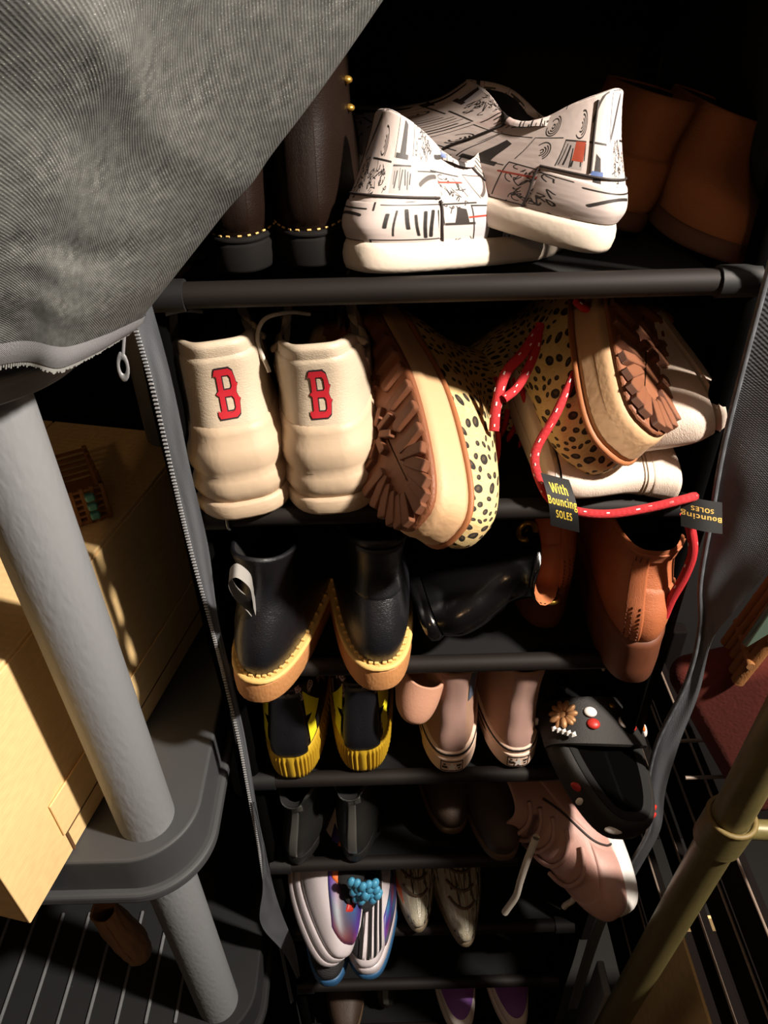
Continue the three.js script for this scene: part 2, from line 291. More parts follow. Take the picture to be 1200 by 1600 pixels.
// left zip strip
const ZL = [[-.155, 1.462, .022], [-.153, 1.40, .018], [-.1535, 1.32, .016], [-.153, 1.25, .016], [-.1505, 1.17, .016], [-.149, 1.10, .017], [-.149, 1.0, .016], [-.151, .90, .018], [-.153, .80, .02], [-.156, .70, .022], [-.158, .6, .018], [-.16, .5, .016], [-.162, .35, .016]];
mesh('left_zip_strip', ribbon(ZL, ZL.map(([x, y, z], i) => [x + .012 - (i > 3 ? .007 : 0) - (i > 5 ? .001 : 0), y, z - .004 + (i % 3) * .001]), .0012, 120, .0012), mat.coverTrim, cover);
{
  const c = new THREE.CatmullRomCurve3(pts(ZL)), g = [];
  for (let i = 0; i < 260; i++) { const p = c.getPoint(i / 300); g.push(rbox(.0032, .0013, .002, .0004, p.x - .001, p.y, p.z + .001)); }
  const z = mesh('zip_teeth', join(g), mat.zipTeeth, cover); z.userData.kind = 'stuff';
  const pull = mesh('zip_pull', join([rbox(.009, .014, .005, .002, -.153, 1.452, .03), rod([-.156, 1.447, .034], [-.162, 1.425, .036], .0012, 8), (() => { const q = new THREE.TorusGeometry(.003, .0011, 8, 16); q.scale(1, 2.6, 1); q.rotateZ(-.12); q.translate(-.1635, 1.418, .036); return q; })()]), mat.zipTeeth, cover);
}
mesh('loose_edge', ribbon([[-.150, .90, .02], [-.150, .82, .026], [-.156, .74, .032], [-.168, .66, .036], [-.150, .56, .03], [-.143, .45, .02]], [[-.147, .90, .02], [-.145, .82, .026], [-.144, .74, .03], [-.142, .66, .026], [-.136, .56, .022], [-.139, .45, .016]], .0012, 60, .001), mat.coverTrim, cover);
// right front strip, bent outward
const RI = [[.243, 1.50, .015], [.246, 1.39, .015], [.249, 1.33, .015], [.255, 1.27, .016], [.262, 1.20, .018], [.272, 1.155, .02], [.276, 1.09, .022], [.268, .985, .02], [.276, .90, .018], [.292, .83, .018], [.284, .73, .016], [.268, .62, .014], [.268, .50, .014], [.270, .3, .014]];
const RO = [[.32, 1.50, .055], [.312, 1.38, .05], [.306, 1.31, .046], [.298, 1.24, .042], [.288, 1.185, .034], [.282, 1.145, .028], [.288, 1.075, .026], [.288, .985, .024], [.294, .90, .02], [.304, .825, .02], [.296, .72, .018], [.282, .61, .016], [.280, .49, .016], [.282, .3, .016]];
mesh('right_strip', ribbon(RI, RO, .0014, 120, .002), mat.coverTrim, cover);
mesh('right_piping', tube(RI.map(([x, y, z]) => [x - .001, y, z + .001]), .0022, 120, 8), mat.coverTrim, cover);

// ---------------------------------------------------------------- shoe maker
function form(secs, { e = .74, heel = .9, waist = .86, ball = 1, toe = .92, curve = .008, spring = .01, lip = null } = {}) {
  const n = secs.length - 1;
  const s4 = (t) => { const k = Math.min(n - 1, Math.max(0, Math.floor(t * n))), f = t * n - k, g = (i) => secs[Math.min(n, Math.max(0, i))]; return [0, 1, 2, 3].map(q => cr(g(k - 1)[q], g(k)[q], g(k + 1)[q], g(k + 2)[q], f)); };
  const L = secs[0][2] - secs[0][1], kn = [[0, heel], [.35, waist], [.68, ball], [1, toe]];
  const g = (u) => { for (let i = 0; i < 3; i++) if (u <= kn[i + 1][0]) { const f = (u - kn[i][0]) / (kn[i + 1][0] - kn[i][0]), h = f * f * (3 - 2 * f); return lerp(kn[i][1], kn[i + 1][1], h); } return toe; };
  const P = (phi, t) => {
    const [y, zb, zf, w] = s4(clamp(t)), u = (1 - Math.cos(phi)) / 2, s = Math.sin(phi), z = zb + u * (zf - zb), U = clamp(z / L);
    return V(Math.sign(s) * Math.pow(Math.abs(s), e) * w * g(U) + curve * (U * U - .2), y + (lip ? lip(phi, t) : 0) + spring * Math.pow(Math.max(0, (z / L - .6) / .4), 2), z);
  };
  const N = (phi, t) => {
    const h = .004, a = P(phi + h, t).sub(P(phi - h, t)), b = P(phi, Math.min(1, t + h)).sub(P(phi, Math.max(0, t - h)));
    return a.cross(b).normalize().negate();
  };
  const O = (phi, t, o) => P(phi, t).addScaledVector(N(phi, t), o);
  return { P, N, O, secs, L, top: secs[n][0] };
}
const phi = (a) => -PI + 2 * PI * a;
function upper(F, { th = .004, nu = 64, nv = 34, us = 1, vs = 1, puff = null } = {}) {
  const rim = 6;
  return grid((a, b, i, j) => {
    const t = Math.min(1, j / (nv - rim)), p = F.P(phi(a), t), n = F.N(phi(a), t);
    if (puff) p.addScaledVector(n, puff(phi(a), t));
    if (j > nv - rim) { const w = (j - nv + rim) / rim * PI; p.addScaledVector(n, -th / 2 * (1 - Math.cos(w))); p.y += th / 2 * Math.sin(w); }
    return p;
  }, nu, nv, { closed: true, us, vs });
}
function lining(F, th = .004, tEnd = .15) {
  return grid((a, b, i, j) => {
    const t = lerp(1, tEnd, Math.min(1, b / .85)), p = F.O(phi(a), t, -th);
    if (b > .85) { const k = (b - .85) / .15; p.x *= 1 - k; }
    return p;
  }, 48, 16, { closed: true, us: 6, vs: 4 });
}
// raised panel lying on the upper; range functions in (phi, t)
function panel(F, { a, t, th = .0015, nu = 26, nv = 18, edge = .07, us = 2, vs = 2, base = -.0004 }) {
  const A = typeof a === 'function' ? a : () => a, Tt = typeof t === 'function' ? t : () => t;
  return grid((s, r) => {
    const ss = s < .1 ? s * edge / .1 : s > .9 ? 1 - (1 - s) * edge / .1 : lerp(edge, 1 - edge, (s - .1) / .8);
    const r2 = r < .12 ? r * edge / .12 : r > .88 ? 1 - (1 - r) * edge / .12 : lerp(edge, 1 - edge, (r - .12) / .76);
    const [t0, t1] = Tt(ss), tt = lerp(t0, t1, r2), [a0, a1] = A(r2), pp = lerp(a0, a1, ss), d = Math.min(ss, 1 - ss, r2, 1 - r2);
    return F.O(pp, tt, base + th * Math.sqrt(clamp(d / edge)));
  }, nu, nv, { us, vs });
}
// slab around the bottom outline: rows of [y, outward offset]
function sole(F, rows, { nu = 72, ribs = 0, amp = .0015, wave = null, tuck = 0 } = {}) {
  const out = (p, o, y) => { const a = F.P(p, 0), b = F.P(p + .01, 0).sub(F.P(p - .01, 0)); const n = V(-b.z, 0, b.x).normalize().negate(); n.x *= 1; if (n.dot(V(a.x, 0, a.z - F.L / 2)) < 0) n.negate(); a.y = a.y - F.secs[0][0] + y; return a.addScaledVector(n, o); };
  const R = rows.length - 1;
  return grid((a, b, i, j) => {
    const p = phi(a);
    if (j === 0 || j === R + 2) { const q = out(p, rows[j ? R : 0][1], rows[j ? R : 0][0]); q.x *= .02; return q; }
    const [y, o, rb = 1] = rows[j - 1];
    return out(p, o + (ribs ? rb * amp * Math.sign(Math.cos(ribs * a * 2 * PI)) * Math.sqrt(Math.abs(Math.cos(ribs * a * 2 * PI))) : 0), y + (wave ? wave(p, y) : 0));
  }, ribs ? 736 : nu, R + 2, { closed: true, us: 3, vs: .3 });
}
const round = (y0, y1, o = 0, r = .004) => [[y0, o - r * 1.3], [y0 + r * .3, o - r * .3], [y0 + r, o], [(y0 + y1) / 2, o + .0008], [y1 - r, o], [y1 - r * .3, o - r * .3], [y1, o - r * 1.3]];
// flat shape laid on the upper around (phi0, t0)
function decal(F, shape, p0, t0, size, off, depth = .0006, dir = -1) {
  let g = new THREE.ShapeGeometry(shape, 6); g = g.toNonIndexed(); g = new TessellateModifier(.12, 5).modify(g);
  const kp = F.P(p0 + .01, t0).distanceTo(F.P(p0 - .01, t0)) / .02, kt = F.P(p0, t0 + .01).distanceTo(F.P(p0, t0 - .01)) / .02;
  const q = g.attributes.position;
  for (let i = 0; i < q.count; i++) { const v = F.O(p0 + dir * q.getX(i) * size / kp, t0 + q.getY(i) * size / kt, off); q.setXYZ(i, v.x, v.y, v.z); }
  g.computeVertexNormals(); return g;
}
const seamLine = (F, f, r = .0007, n = 30, off = .0006) => tube(Array.from({ length: n + 1 }, (_, i) => { const [p, t] = f(i / n); return F.O(p, t, off).toArray(); }), r, n * 2, 6);
function stitches(F, f, n, len = .0028, r = .00055, off = .0012) {
  const g = []; for (let i = 0; i < n; i++) { const a = f((i + .25) / n), b = f((i + .75) / n); g.push(rod(F.O(...a, off).toArray(), F.O(...b, off).toArray(), r, 5)); } return join(g);
}
const across = (F, t0, t1, w, r, off) => tube(Array.from({ length: 9 }, (_, i) => F.O(PI - w + 2 * w * i / 8, lerp(t0, t1, i / 8), off).toArray()), r, 24, 7);
const poly = (a) => { const s = new THREE.Shape(); a.forEach((p, i) => i ? s.lineTo(...p) : s.moveTo(...p)); s.closePath(); return s; };

// ================================================================ TIER: second from top, cream trainers with red letter
function letterB(grow = 0) {
  const O0 = [[-.30, .45], [-.34, .36], [-.26, .38], [-.20, .34], [-.20, .06], [-.33, 0], [-.20, -.06], [-.20, -.34], [-.27, -.37], [-.37, -.33], [-.38, -.43], [-.30, -.5], [.12, -.5], [.28, -.43], [.34, -.28], [.36, -.2], [.44, -.14], [.35, -.1], [.28, 0], [.35, .1], [.44, .17], [.36, .2], [.34, .28], [.28, .43], [.12, .5], [-.24, .5]];
  const O = O0.map(([x, y]) => [x * 1.2, y]);
  const out = O.map(([x, y]) => [x + grow * Math.sign(x - .02) * 1, y + grow * Math.sign(y) * (Math.abs(y) > .3 ? 1 : .25)]);
  const s = poly(out);
  if (!grow) for (const y of [.22, -.22]) { const h = new THREE.Path(); [[-.04, y - .15], [.1, y - .15], [.17, y - .09], [.17, y + .09], [.1, y + .15], [-.04, y + .15]].forEach((p, i) => i ? h.lineTo(...p) : h.moveTo(...p)); h.closePath(); s.holes.push(h); }
  else for (const y of [.22, -.22]) { const h = new THREE.Path(); [[-.015, y - .125], [.09, y - .125], [.145, y - .075], [.145, y + .075], [.09, y + .125], [-.015, y + .125]].forEach((p, i) => i ? h.lineTo(...p) : h.moveTo(...p)); h.closePath(); s.holes.push(h); }
  return s;
}
function creamTrainer() {
  const t = thing('trainer', 'chunky cream leather trainer with red letter B on heel, farther left of the pair', 'trainer', 'cream trainers with red letter');
  const F = form([[.044, .006, .282, .047], [.056, .004, .284, .047], [.070, .008, .272, .045], [.084, .012, .235, .0425], [.098, .014, .19, .041], [.112, .013, .165, .0385], [.126, .010, .15, .0355]], { e: .6, lip: (p, q) => q ** 5 * (.003 * Math.exp(-((p / .95) ** 2)) - .022 * Math.exp(-(((Math.abs(p) - 1.6) / .42) ** 2)) + .018 * Math.exp(-(((Math.abs(p) - PI) / .8) ** 2))) });
  mesh('upper', upper(F, { th: .007, us: 6, vs: 4 }), mat.cream, t);
  mesh('lining', lining(F, .007), mat.greyLining, t);
  mesh('midsole', sole(F, [[.010, -.006], [.012, .005], [.022, .0085], [.030, .007], [.034, .005], [.039, .007], [.048, .008], [.055, .006], [.060, .003], [.064, .0024], [.068, .001], [.071, -.004]], { wave: (p, y) => y > .05 ? .004 * Math.cos(p) * (y - .04) / .03 : .002 * Math.cos(2 * p) }), mat.creamSole, t);
  mesh('outsole', sole(F, round(0, .015, .0085, .003)), mat.creamSole, t);
  mesh('heel_panel', panel(F, { a: [-1.25, 1.25], t: s => [.30, .93], th: .0022 }), mat.cream, t);
  for (const s of [-1, 1]) mesh('side_badge', panel(F, { a: [s * 1.05, s * 1.75], t: q => [.45 - .22 * Math.sin(PI * q), .72], th: .0035 }), mat.cream, t);
  const em = mesh('letter_outline', decal(F, letterB(.03), 0.0, .64, .036, .0021), mat.navy, t);
  em.userData.label = 'dark outline of the letter';
  const rl = mesh('letter', decal(F, letterB(), 0.0, .64, .036, .0025), mat.redB, t);
  rl.userData.label = 'red letter B';
  mesh('tongue', panel(form([[.085, .05, .165, .024], [.13, .05, .13, .028], [.160, .04, .095, .030]], { e: .8 }), { a: [PI - 1.3, PI + 1.3], t: [0, 1], th: .006 }), mat.greyLining, t);
  mesh('pull_loop', tube([[.034, .108, .03], [.039, .132, .034], [.034, .142, .042], [.018, .140, .06], [.004, .132, .075]], .0016, 30, 6), mat.lace, t);
  const lc = [];
  for (let k = 0; k < 5; k++) lc.push(tube([[-.026, .118 - k * .009, .165 + k * .018], [0, .128 - k * .009, .166 + k * .018], [.026, .118 - k * .009, .165 + k * .018]], .0024, 14, 6));
  mesh('laces', join(lc), mat.lace, t);
  return t;
}
const trainerA = creamTrainer();
place(trainerA, [-.104, 1.280, .016], [-.26, -.03, -1], [-.03, 1, -.02], 1.04);
place(dup(trainerA, 'chunky cream trainer with red letter B, tucked beside the leopard boot sole'), [-.040, 1.280, .014], [-.02, -.03, -1], [-.05, 1, -.02], 1.0);

// ---------------------------------------------------------------- leopard boots
function leopardBoot() {
  const t = thing('ankle_boot', 'leopard print lace-up boot lying on its side, its lugged brown sole facing left', 'boot', 'leopard print boots');
  const F = form([[.026, .004, .288, .044], [.042, .0, .291, .047], [.060, .002, .283, .047], [.078, .006, .255, .044], [.095, .012, .205, .040], [.115, .014, .165, .038], [.145, .008, .145, .040], [.18, .004, .14, .043]], { e: .68, waist: .88, lip: (p, q) => q ** 6 * .012 * Math.cos(p) });
  mesh('upper', upper(F, { us: 2.4, vs: .8, th: .004 }), mat.leopard, t);
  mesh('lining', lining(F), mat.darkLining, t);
  const so = mesh('sole', sole(F, [[-.002, -.004], [0, .002], [.006, .004], [.012, .0035], [.022, .0055], [.026, .0045], [.028, -.004]]), mat.mid, t);
  mesh('welt', sole(F, round(.026, .031, .0065, .0015)), mat.welt, t);
  const under = mesh('outsole', sole(F, [[-.0055, -.003], [-.005, .001], [-.001, .0015], [.001, -.003]]), mat.gum, t);
  const lug = new RoundedBoxGeometry(1, 1, 1, 1, .12);
  const put = (x, z, ang, w, l, h = .009) => { const m = mesh('lug', lug, mat.gum, under); const u = clamp((z / F.L - .6) / .4); m.position.set(x, -.007 + .010 * u * u, z); m.rotation.y = ang; m.scale.set(w, h, l); };
  const nl = 38;
  for (let i = 0; i < nl; i++) {
    const p = phi((i + .5) / nl + .0) , a = F.P(p, 0), c = V(a.x * .2 + .002, 0, clamp(a.z, .05, .235)), d = V(a.x - c.x, 0, a.z - c.z).normalize(), len = .026;
    put(a.x - d.x * (len / 2 - .0005), a.z - d.z * (len / 2 - .0005), Math.atan2(d.x, d.z), .0095, len, .006);
  }
  for (let k = 0; k < 8; k++) { const an = k / 8 * 2 * PI; put(.006 + .012 * Math.sin(an), .200 + .014 * Math.cos(an), an, .006, .016, .008); }
  for (let k = 0; k < 4; k++) put(0, .045 + k * .014, PI / 2, .007, .03, .008);
  for (let k = 0; k < 3; k++) put(.003, .12 + k * .016, PI / 2 + .3, .007, .032, .007);
  mesh('tongue', panel(form([[.085, .10, .222, .022], [.12, .08, .162, .024], [.19, .07, .142, .026]], { e: .8, spring: 0 }), { a: [PI - 1.2, PI + 1.2], t: [0, 1], th: .004, us: .6, vs: .8 }), mat.darkLining, t);
  for (const s of [-1, 1]) mesh('lace_stay', panel(F, { a: q => [PI - s * (.62), PI - s * 1.0], t: [.50, .96], th: .0026, us: .2, vs: .5 }), mat.leopard, t);
  const lc = [], fl = [];
  for (let k = 0; k < 6; k++) { const tt = .52 + k * .085; lc.push(across(F, tt, tt + .04, .68, .0026, .0045)); }
  mesh('laces', join(lc), mat.redLace, t);
  return t;
}
const leoA = leopardBoot();
place(leoA, [-.036, 1.366, -.205], [.21, -.16, .96], [.80, -.56, -.08], .98);
place(dup(leoA, 'leopard print lace-up boot lying on the white boots, its lugged sole facing right'), [.240, 1.404, -.252], [-.20, -.12, .97], [-.60, -.72, -.30], 1, true);

// loose red laces, part-white flecked, hanging from the leopard boots
function redLace(P, r, label) {
  const c = new THREE.CatmullRomCurve3(pts(P)), t = thing('shoelace', label, 'shoelace');
  mesh('cord', tube(P, r, 90, 8), mat.redLace, t);
  const g = []; const n = Math.round(c.getLength() / .010);
  for (let i = 0; i < n; i++) { const u = (i + .5) / n, p = c.getPoint(u), q = c.getPoint(Math.min(1, u + .25 / n)); for (const k of [0, 1, 2]) { const an = k * 2.1 + i; const o = V(Math.cos(an), Math.sin(an), .8 * Math.sin(an)).normalize().multiplyScalar(r * .9); g.push(rod(p.clone().add(o).toArray(), q.clone().add(o).toArray(), r * .2, 4)); } }
  mesh('fleck', join(g), mat.whiteFleck, t);
}
redLace([[.145, 1.372, -.03], [.128, 1.352, -.005], [.112, 1.328, .012], [.114, 1.316, .030], [.122, 1.306, .040], [.138, 1.301, .046], [.160, 1.299, .048], [.19, 1.302, .046], [.222, 1.306, .040], [.236, 1.286, .012]], .0034, 'red flecked lace trailing over the cream boots and the shelf edge');
redLace([[.232, 1.275, .018], [.238, 1.262, .022], [.244, 1.24, .024], [.243, 1.215, .024], [.238, 1.19, .024], [.236, 1.17, .024]], .004, 'red flecked lace end hanging below the shelf beside the tan boot');
redLace([[.122, 1.388, -.07], [.110, 1.378, -.055], [.096, 1.366, -.045], [.088, 1.345, -.03], [.086, 1.33, -.02]], .0042, 'red lace bunched against the instep of the left leopard boot');
redLace([[.125, 1.392, -.075], [.118, 1.375, -.055], [.104, 1.357, -.038], [.093, 1.352, -.03]], .0036, 'short red lace end looping beside the left leopard boot');
redLace([[.155, 1.405, -.09], [.168, 1.395, -.07], [.172, 1.375, -.055], [.166, 1.362, -.05]], .004, 'red lace curling from the right leopard boot');

// ---------------------------------------------------------------- cream leather boots lying down, with lettered pull tags
function tagTex(lines, fg) {
  return canvasTex(256, 256, (g, w, h) => { g.fillStyle = '#0b0a0a'; g.fillRect(0, 0, w, h); g.fillStyle = fg; g.textAlign = 'center'; lines.forEach(([s, px, y]) => { g.font = `bold ${px}px sans-serif`; g.fillText(s, w / 2, y); }); });
}
function creamBoot() {
  const t = thing('leather_boot', 'cream leather boot lying on its side, its opening facing left and black pull tag hanging', 'boot', 'cream leather boots');
  const F = form([[.020, .004, .27, .040], [.036, .0, .272, .043], [.055, .002, .262, .043], [.072, .006, .225, .041], [.09, .010, .175, .039], [.11, .010, .145, .039], [.135, .004, .135, .041]], { e: .74 });
  mesh('upper', upper(F, { us: 6, vs: 4 }), mat.whiteBoot, t);
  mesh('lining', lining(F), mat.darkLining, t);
  mesh('sole', sole(F, round(.006, .022, -.001, .008)), mat.whiteBoot, t);
  mesh('collar_band', panel(F, { a: [-2.2, 2.2], t: [.84, .995], th: .0014, nu: 50 }), mat.whiteBoot, t);
  mesh('seams', join([seamLine(F, q => [lerp(-2.2, 2.2, q), .80], .0006, 40), seamLine(F, q => [lerp(-2.2, 2.2, q), .775], .0006, 40), seamLine(F, q => [1.2, lerp(.3, 1, q)]), seamLine(F, q => [1.27, lerp(.3, 1, q)]), seamLine(F, q => [-1.2, lerp(.3, 1, q)])]), mat.seam, t);
  return t;
}
const creamA = creamBoot();
place(creamA, [.258, 1.350, .010], [-.05, .04, -1], [-.96, -.27, .08], .82); creamA.scale.x = .84;
const creamB = dup(creamA, 'cream leather boot lying under the other cream boot, its stitched collar facing right');
place(creamB, [.118, 1.302, .022], [-.05, .06, -1], [.98, -.10, .04], .80); creamB.scale.x = .58;
const tagMatA = M('#ffffff', .7, { map: tagTex([['With', 70, 90], ['Bouncing', 58, 150], ['SOLES', 50, 210]], '#d8b83a') });
const texB = tagTex([['Bouncing', 58, 130], ['SOLES', 50, 190]], '#c59a48'); texB.center.set(.5, .5); texB.rotation = PI / 2;
const tagMatB = M('#ffffff', .7, { map: texB });
function pullTag(a, b, w, bow, m, label) {
  const A = V(...a), B = V(...b), side = V(...w), n = B.clone().sub(A).cross(side).normalize();
  const f = (u, v) => A.clone().lerp(B, u).addScaledVector(side, v - .5).addScaledVector(n, bow * Math.sin(PI * u));
  const t = single('pull_tag', grid((v, u) => f(1 - u, v), 10, 24), m, label, 'pull tag');
  return t;
}
pullTag([.122, 1.325, .036], [.128, 1.296, .060], [.020, -.004, .004], .008, tagMatA, 'black fabric pull tag with yellow lettering hanging over the shelf bar');
pullTag([.222, 1.287, .030], [.252, 1.283, .036], [-.002, .022, -.010], .004, tagMatB, 'black pull tag with gold lettering lying at the right end of the shelf');

// ================================================================ TOP TIER: scribble printed trainers
function printedTrainer() {
  const t = thing('printed_trainer', 'white trainer covered in black scribbled drawings, standing on the shelf with heel to the left', 'trainer', 'scribble printed trainers');
  const F = form([[.018, .004, .255, .038], [.029, -.001, .257, .040], [.042, .003, .235, .039], [.055, .010, .19, .035], [.068, .017, .155, .031], [.082, .023, .135, .027]], { e: .78, lip: (p, q) => q ** 4 * (.012 * Math.exp(-((p / .8) ** 2)) - .016 * Math.exp(-(((Math.abs(p) - 1.5) / .5) ** 2))) });
  mesh('upper', upper(F, { th: .005, us: 1.35, vs: .45 }), mat.print, t);
  mesh('lining', lining(F, .005), mat.darkLining, t);
  mesh('sole', sole(F, round(0, .021, .0035, .005)), mat.rubber, t);
  mesh('heel_panel', panel(F, { a: [-.95, .95], t: s => [.03, .46 - .04 * Math.cos((s - .5) * 3)], th: .0014, us: .16, vs: .18 }), mat.print, t);
  mesh('seams', join([seamLine(F, q => [.95, lerp(.03, .45, q)], .0009), seamLine(F, q => [-.95, lerp(.03, .45, q)], .0009), seamLine(F, q => [.5, lerp(.5, .98, q)], .0008), seamLine(F, q => [1.6, lerp(.03, .9, q)], .0008), seamLine(F, q => [-1.6, lerp(.03, .9, q)], .0008), seamLine(F, q => [lerp(-.95, .95, q), .47], .0008)]), mat.lineBlack, t);
  return t;
}
const prA = printedTrainer();
place(prA, [-.018, 1.461, -.004], [.72, -.17, -.68], [.05, 1, -.16], .98);
place(dup(prA, 'white scribble printed trainer on the right, tilted and leaning behind the other one'), [.151, 1.461, -.022], [-.74, .10, -.68], [.10, 1, -.10], .98);

// tall dark boots at the back left
function tallBoot() {
  const t = thing('tall_boot', 'tall dark leather boot at the far left of the top shelf, behind the flap', 'boot', 'tall dark boots');
  const F = form([[.024, .004, .27, .038], [.04, 0, .272, .041], [.06, .002, .25, .041], [.08, .006, .19, .04], [.105, .010, .145, .038], [.15, .006, .135, .040], [.19, .0, .14, .043], [.20, -.002, .142, .044]], { e: .8 });
  mesh('upper', upper(F, { us: 6, vs: 6 }), mat.brownBoot, t);
  mesh('lining', lining(F), mat.darkLining, t);
  mesh('sole', sole(F, round(0, .022, .005, .003)), mat.brownSole, t);
  mesh('welt', sole(F, round(.021, .026, .0045, .0015)), mat.brownSole, t);
  const g = []; for (let i = 0; i < 46; i++) { const p = phi((i + .5) / 46), a = F.P(p, 0), b = F.P(p + .05, 0); for (const v of [a, b]) { v.x *= 1.09; v.y = .0268 + (v.y - .024); v.z = lerp(.135, v.z, 1.02); } g.push(rod(a.toArray(), b.toArray(), .0008, 5)); }
  mesh('welt_stitching', join(g), mat.stitch, t);
  mesh('back_strap', panel(F, { a: [-.22, .22], t: [.05, .98], th: .0018 }), mat.brownBoot, t);
  const st = []; for (let k = 0; k < 7; k++) { const s = new THREE.SphereGeometry(.0038, 8, 6); s.scale(1, .7, 1); const p = F.O(-1.25 - .1 * Math.sin(k), .98 - k * .075, .001); s.translate(p.x, p.y, p.z); st.push(s); }
  st.forEach(s => mesh('stud', s, mat.gold, t));
  return t;
}
const tallA = tallBoot();
place(tallA, [-.090, 1.461, -.004], [-.06, -.03, -1], [0, 1, 0], .88);
place(dup(tallA, 'tall dark brown leather boot between the grey flap and the scribbled trainer'), [-.047, 1.461, -.012], [.02, -.03, -1], [0, 1, 0], .9);

// brown suede boots at the back right
function suedeBoot() {
  const t = thing('suede_boot', 'brown suede boot standing behind the tilted scribbled trainer', 'boot', 'brown suede boots');
  const F = form([[.022, .004, .26, .042], [.04, 0, .262, .047], [.06, .0, .245, .048], [.08, .003, .20, .047], [.10, .005, .17, .046], [.125, .002, .16, .046], [.14, .002, .158, .046]], { e: .72 });
  mesh('upper', upper(F, { us: 6, vs: 5, puff: (p, q) => .002 * Math.sin(q * 9 + p) }), mat.suede, t);
  mesh('lining', lining(F), mat.darkLining, t);
  mesh('sole', sole(F, round(0, .024, .003, .005)), mat.suedeSole, t);
  mesh('heel_counter', panel(F, { a: [-1.1, 1.1], t: [.03, .5], th: .002 }), mat.suede, t);
  return t;
}
const sueA = suedeBoot();
place(sueA, [.190, 1.452, -.10], [-.1, .02, -1], [.22, 1, 0], .64);
place(dup(sueA, 'brown suede boot lying at the far right end of the top shelf'), [.222, 1.455, -.19], [.12, -.08, 1], [.3, 1, 0], .60);

// ================================================================ THIRD TIER: black chelsea boots
function chelsea() {
  const t = thing('chelsea_boot', 'black leather chelsea boot with tan sole and looped heel tab, left of the pair', 'boot', 'black chelsea boots');
  const F = form([[.030, .004, .275, .040], [.046, .0, .277, .043], [.064, .003, .266, .043], [.082, .012, .225, .040], [.100, .022, .18, .034], [.115, .025, .15, .031], [.132, .020, .14, .032], [.148, .014, .14, .035]], { e: .8, lip: (p, q) => q ** 6 * (.006 * Math.cos(2 * p)) });
  mesh('upper', upper(F, { us: 6, vs: 5 }), mat.black, t);
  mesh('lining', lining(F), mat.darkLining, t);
  mesh('sole', sole(F, round(0, .027, .006, .003)), mat.crepe, t);
  mesh('welt', sole(F, round(.026, .031, .0065, .0016)), mat.weltTan, t);
  const g = []; for (let i = 0; i < 60; i++) { const p = phi((i + .5) / 60), a = F.P(p, 0), d = V(a.x, 0, a.z - .13).normalize(); a.addScaledVector(V(a.x, 0, clamp(a.z - .04, -.05, 0) + Math.max(0, a.z - .22)).normalize(), .0015); g.push(rbox(.0042, .003, .0028, .001, a.x, a.y + .0025, a.z)); }
  mesh('welt_stitching', join(g), mat.weltTan, t);
  for (const s of [-1, 1]) mesh('elastic_gusset', panel(F, { a: q => [s * (1.7 - .1 * q), s * (1.95 + .5 * q)], t: [.52, .98], th: .001 }), mat.elastic, t);
  return t;
}
const chA = chelsea();
{ // loop tab of the left boot stands up, the right one lies flat
  const f = (r) => (u, v) => r(u).add(V(lerp(-.006, .006, v), 0, 0));
  const c = new THREE.CatmullRomCurve3(pts([[.002, .096, .018], [.004, .112, .010], [.009, .130, .002], [.010, .150, -.003], [.003, .158, -.004], [-.006, .150, -.003], [-.006, .130, .003], [-.002, .110, .014], [-.001, .096, .020]]));
  const tab = grid((v, u) => c.getPoint(u).add(V(.004 * (v - .5), .002 * (v - .5), lerp(-.006, .008, v))), 6, 60);
  const w = place(dup(chA, 'black leather chelsea boot with tan sole and flat heel tab, right of the pair'), [-.009, 1.097, .036], [-.08, -.03, -1], [.03, 1, -.08], 1.0);
  const F = form([[.030, .004, .275, .040], [.046, .0, .277, .043], [.064, .003, .266, .043], [.082, .012, .225, .040], [.100, .022, .18, .034], [.115, .025, .15, .031], [.132, .020, .14, .032], [.148, .014, .14, .035]], { e: .8 });
  mesh('heel_tab', panel(F, { a: [-.62, .62], t: [.50, .99], th: .0022 }), mat.black, w);
  mesh('pull_loop', tab, mat.tabGrey, chA);
}
place(chA, [-.120, 1.096, .044], [.20, -.03, -1], [.08, 1, -.10], .98);

// black glossy ankle boot on its side, tan inside
const glossy = thing('glossy_boot', 'glossy black ankle boot lying on its side with tan lining and round metal rings', 'boot');
{
  const F = form([[.016, .006, .24, .034], [.03, .0, .242, .038], [.048, .002, .225, .038], [.065, .008, .18, .036], [.085, .014, .15, .036], [.105, .012, .145, .040], [.125, .004, .15, .044]], { e: .8, lip: (p, q) => q ** 4 * (-.034 * Math.exp(-((p / .7) ** 2)) + .004 * Math.cos(2 * p)) });
  mesh('upper', upper(F, { us: 5, vs: 4 }), mat.gloss, glossy);
  mesh('lining', lining(F, .005, .3), mat.tanLining, glossy);
  mesh('sole', sole(F, round(.002, .016, .0005, .004)), mat.gloss, glossy);
  for (const [p, tt] of [[1.0, .93], [-.62, .93]]) {
    const n = F.N(p, tt), q = F.O(p, tt, .003), g = new THREE.TorusGeometry(.0075, .0022, 10, 30, PI * 1.6); g.rotateZ(.6);
    g.applyQuaternion(new THREE.Quaternion().setFromUnitVectors(V(0, 0, 1), n)); g.translate(q.x, q.y, q.z);
    mesh('metal_ring', g, mat.gold, glossy);
  }
}
place(glossy, [.034, 1.126, .008], [-.12, .02, -1], [.84, .34, .34], 1.1);

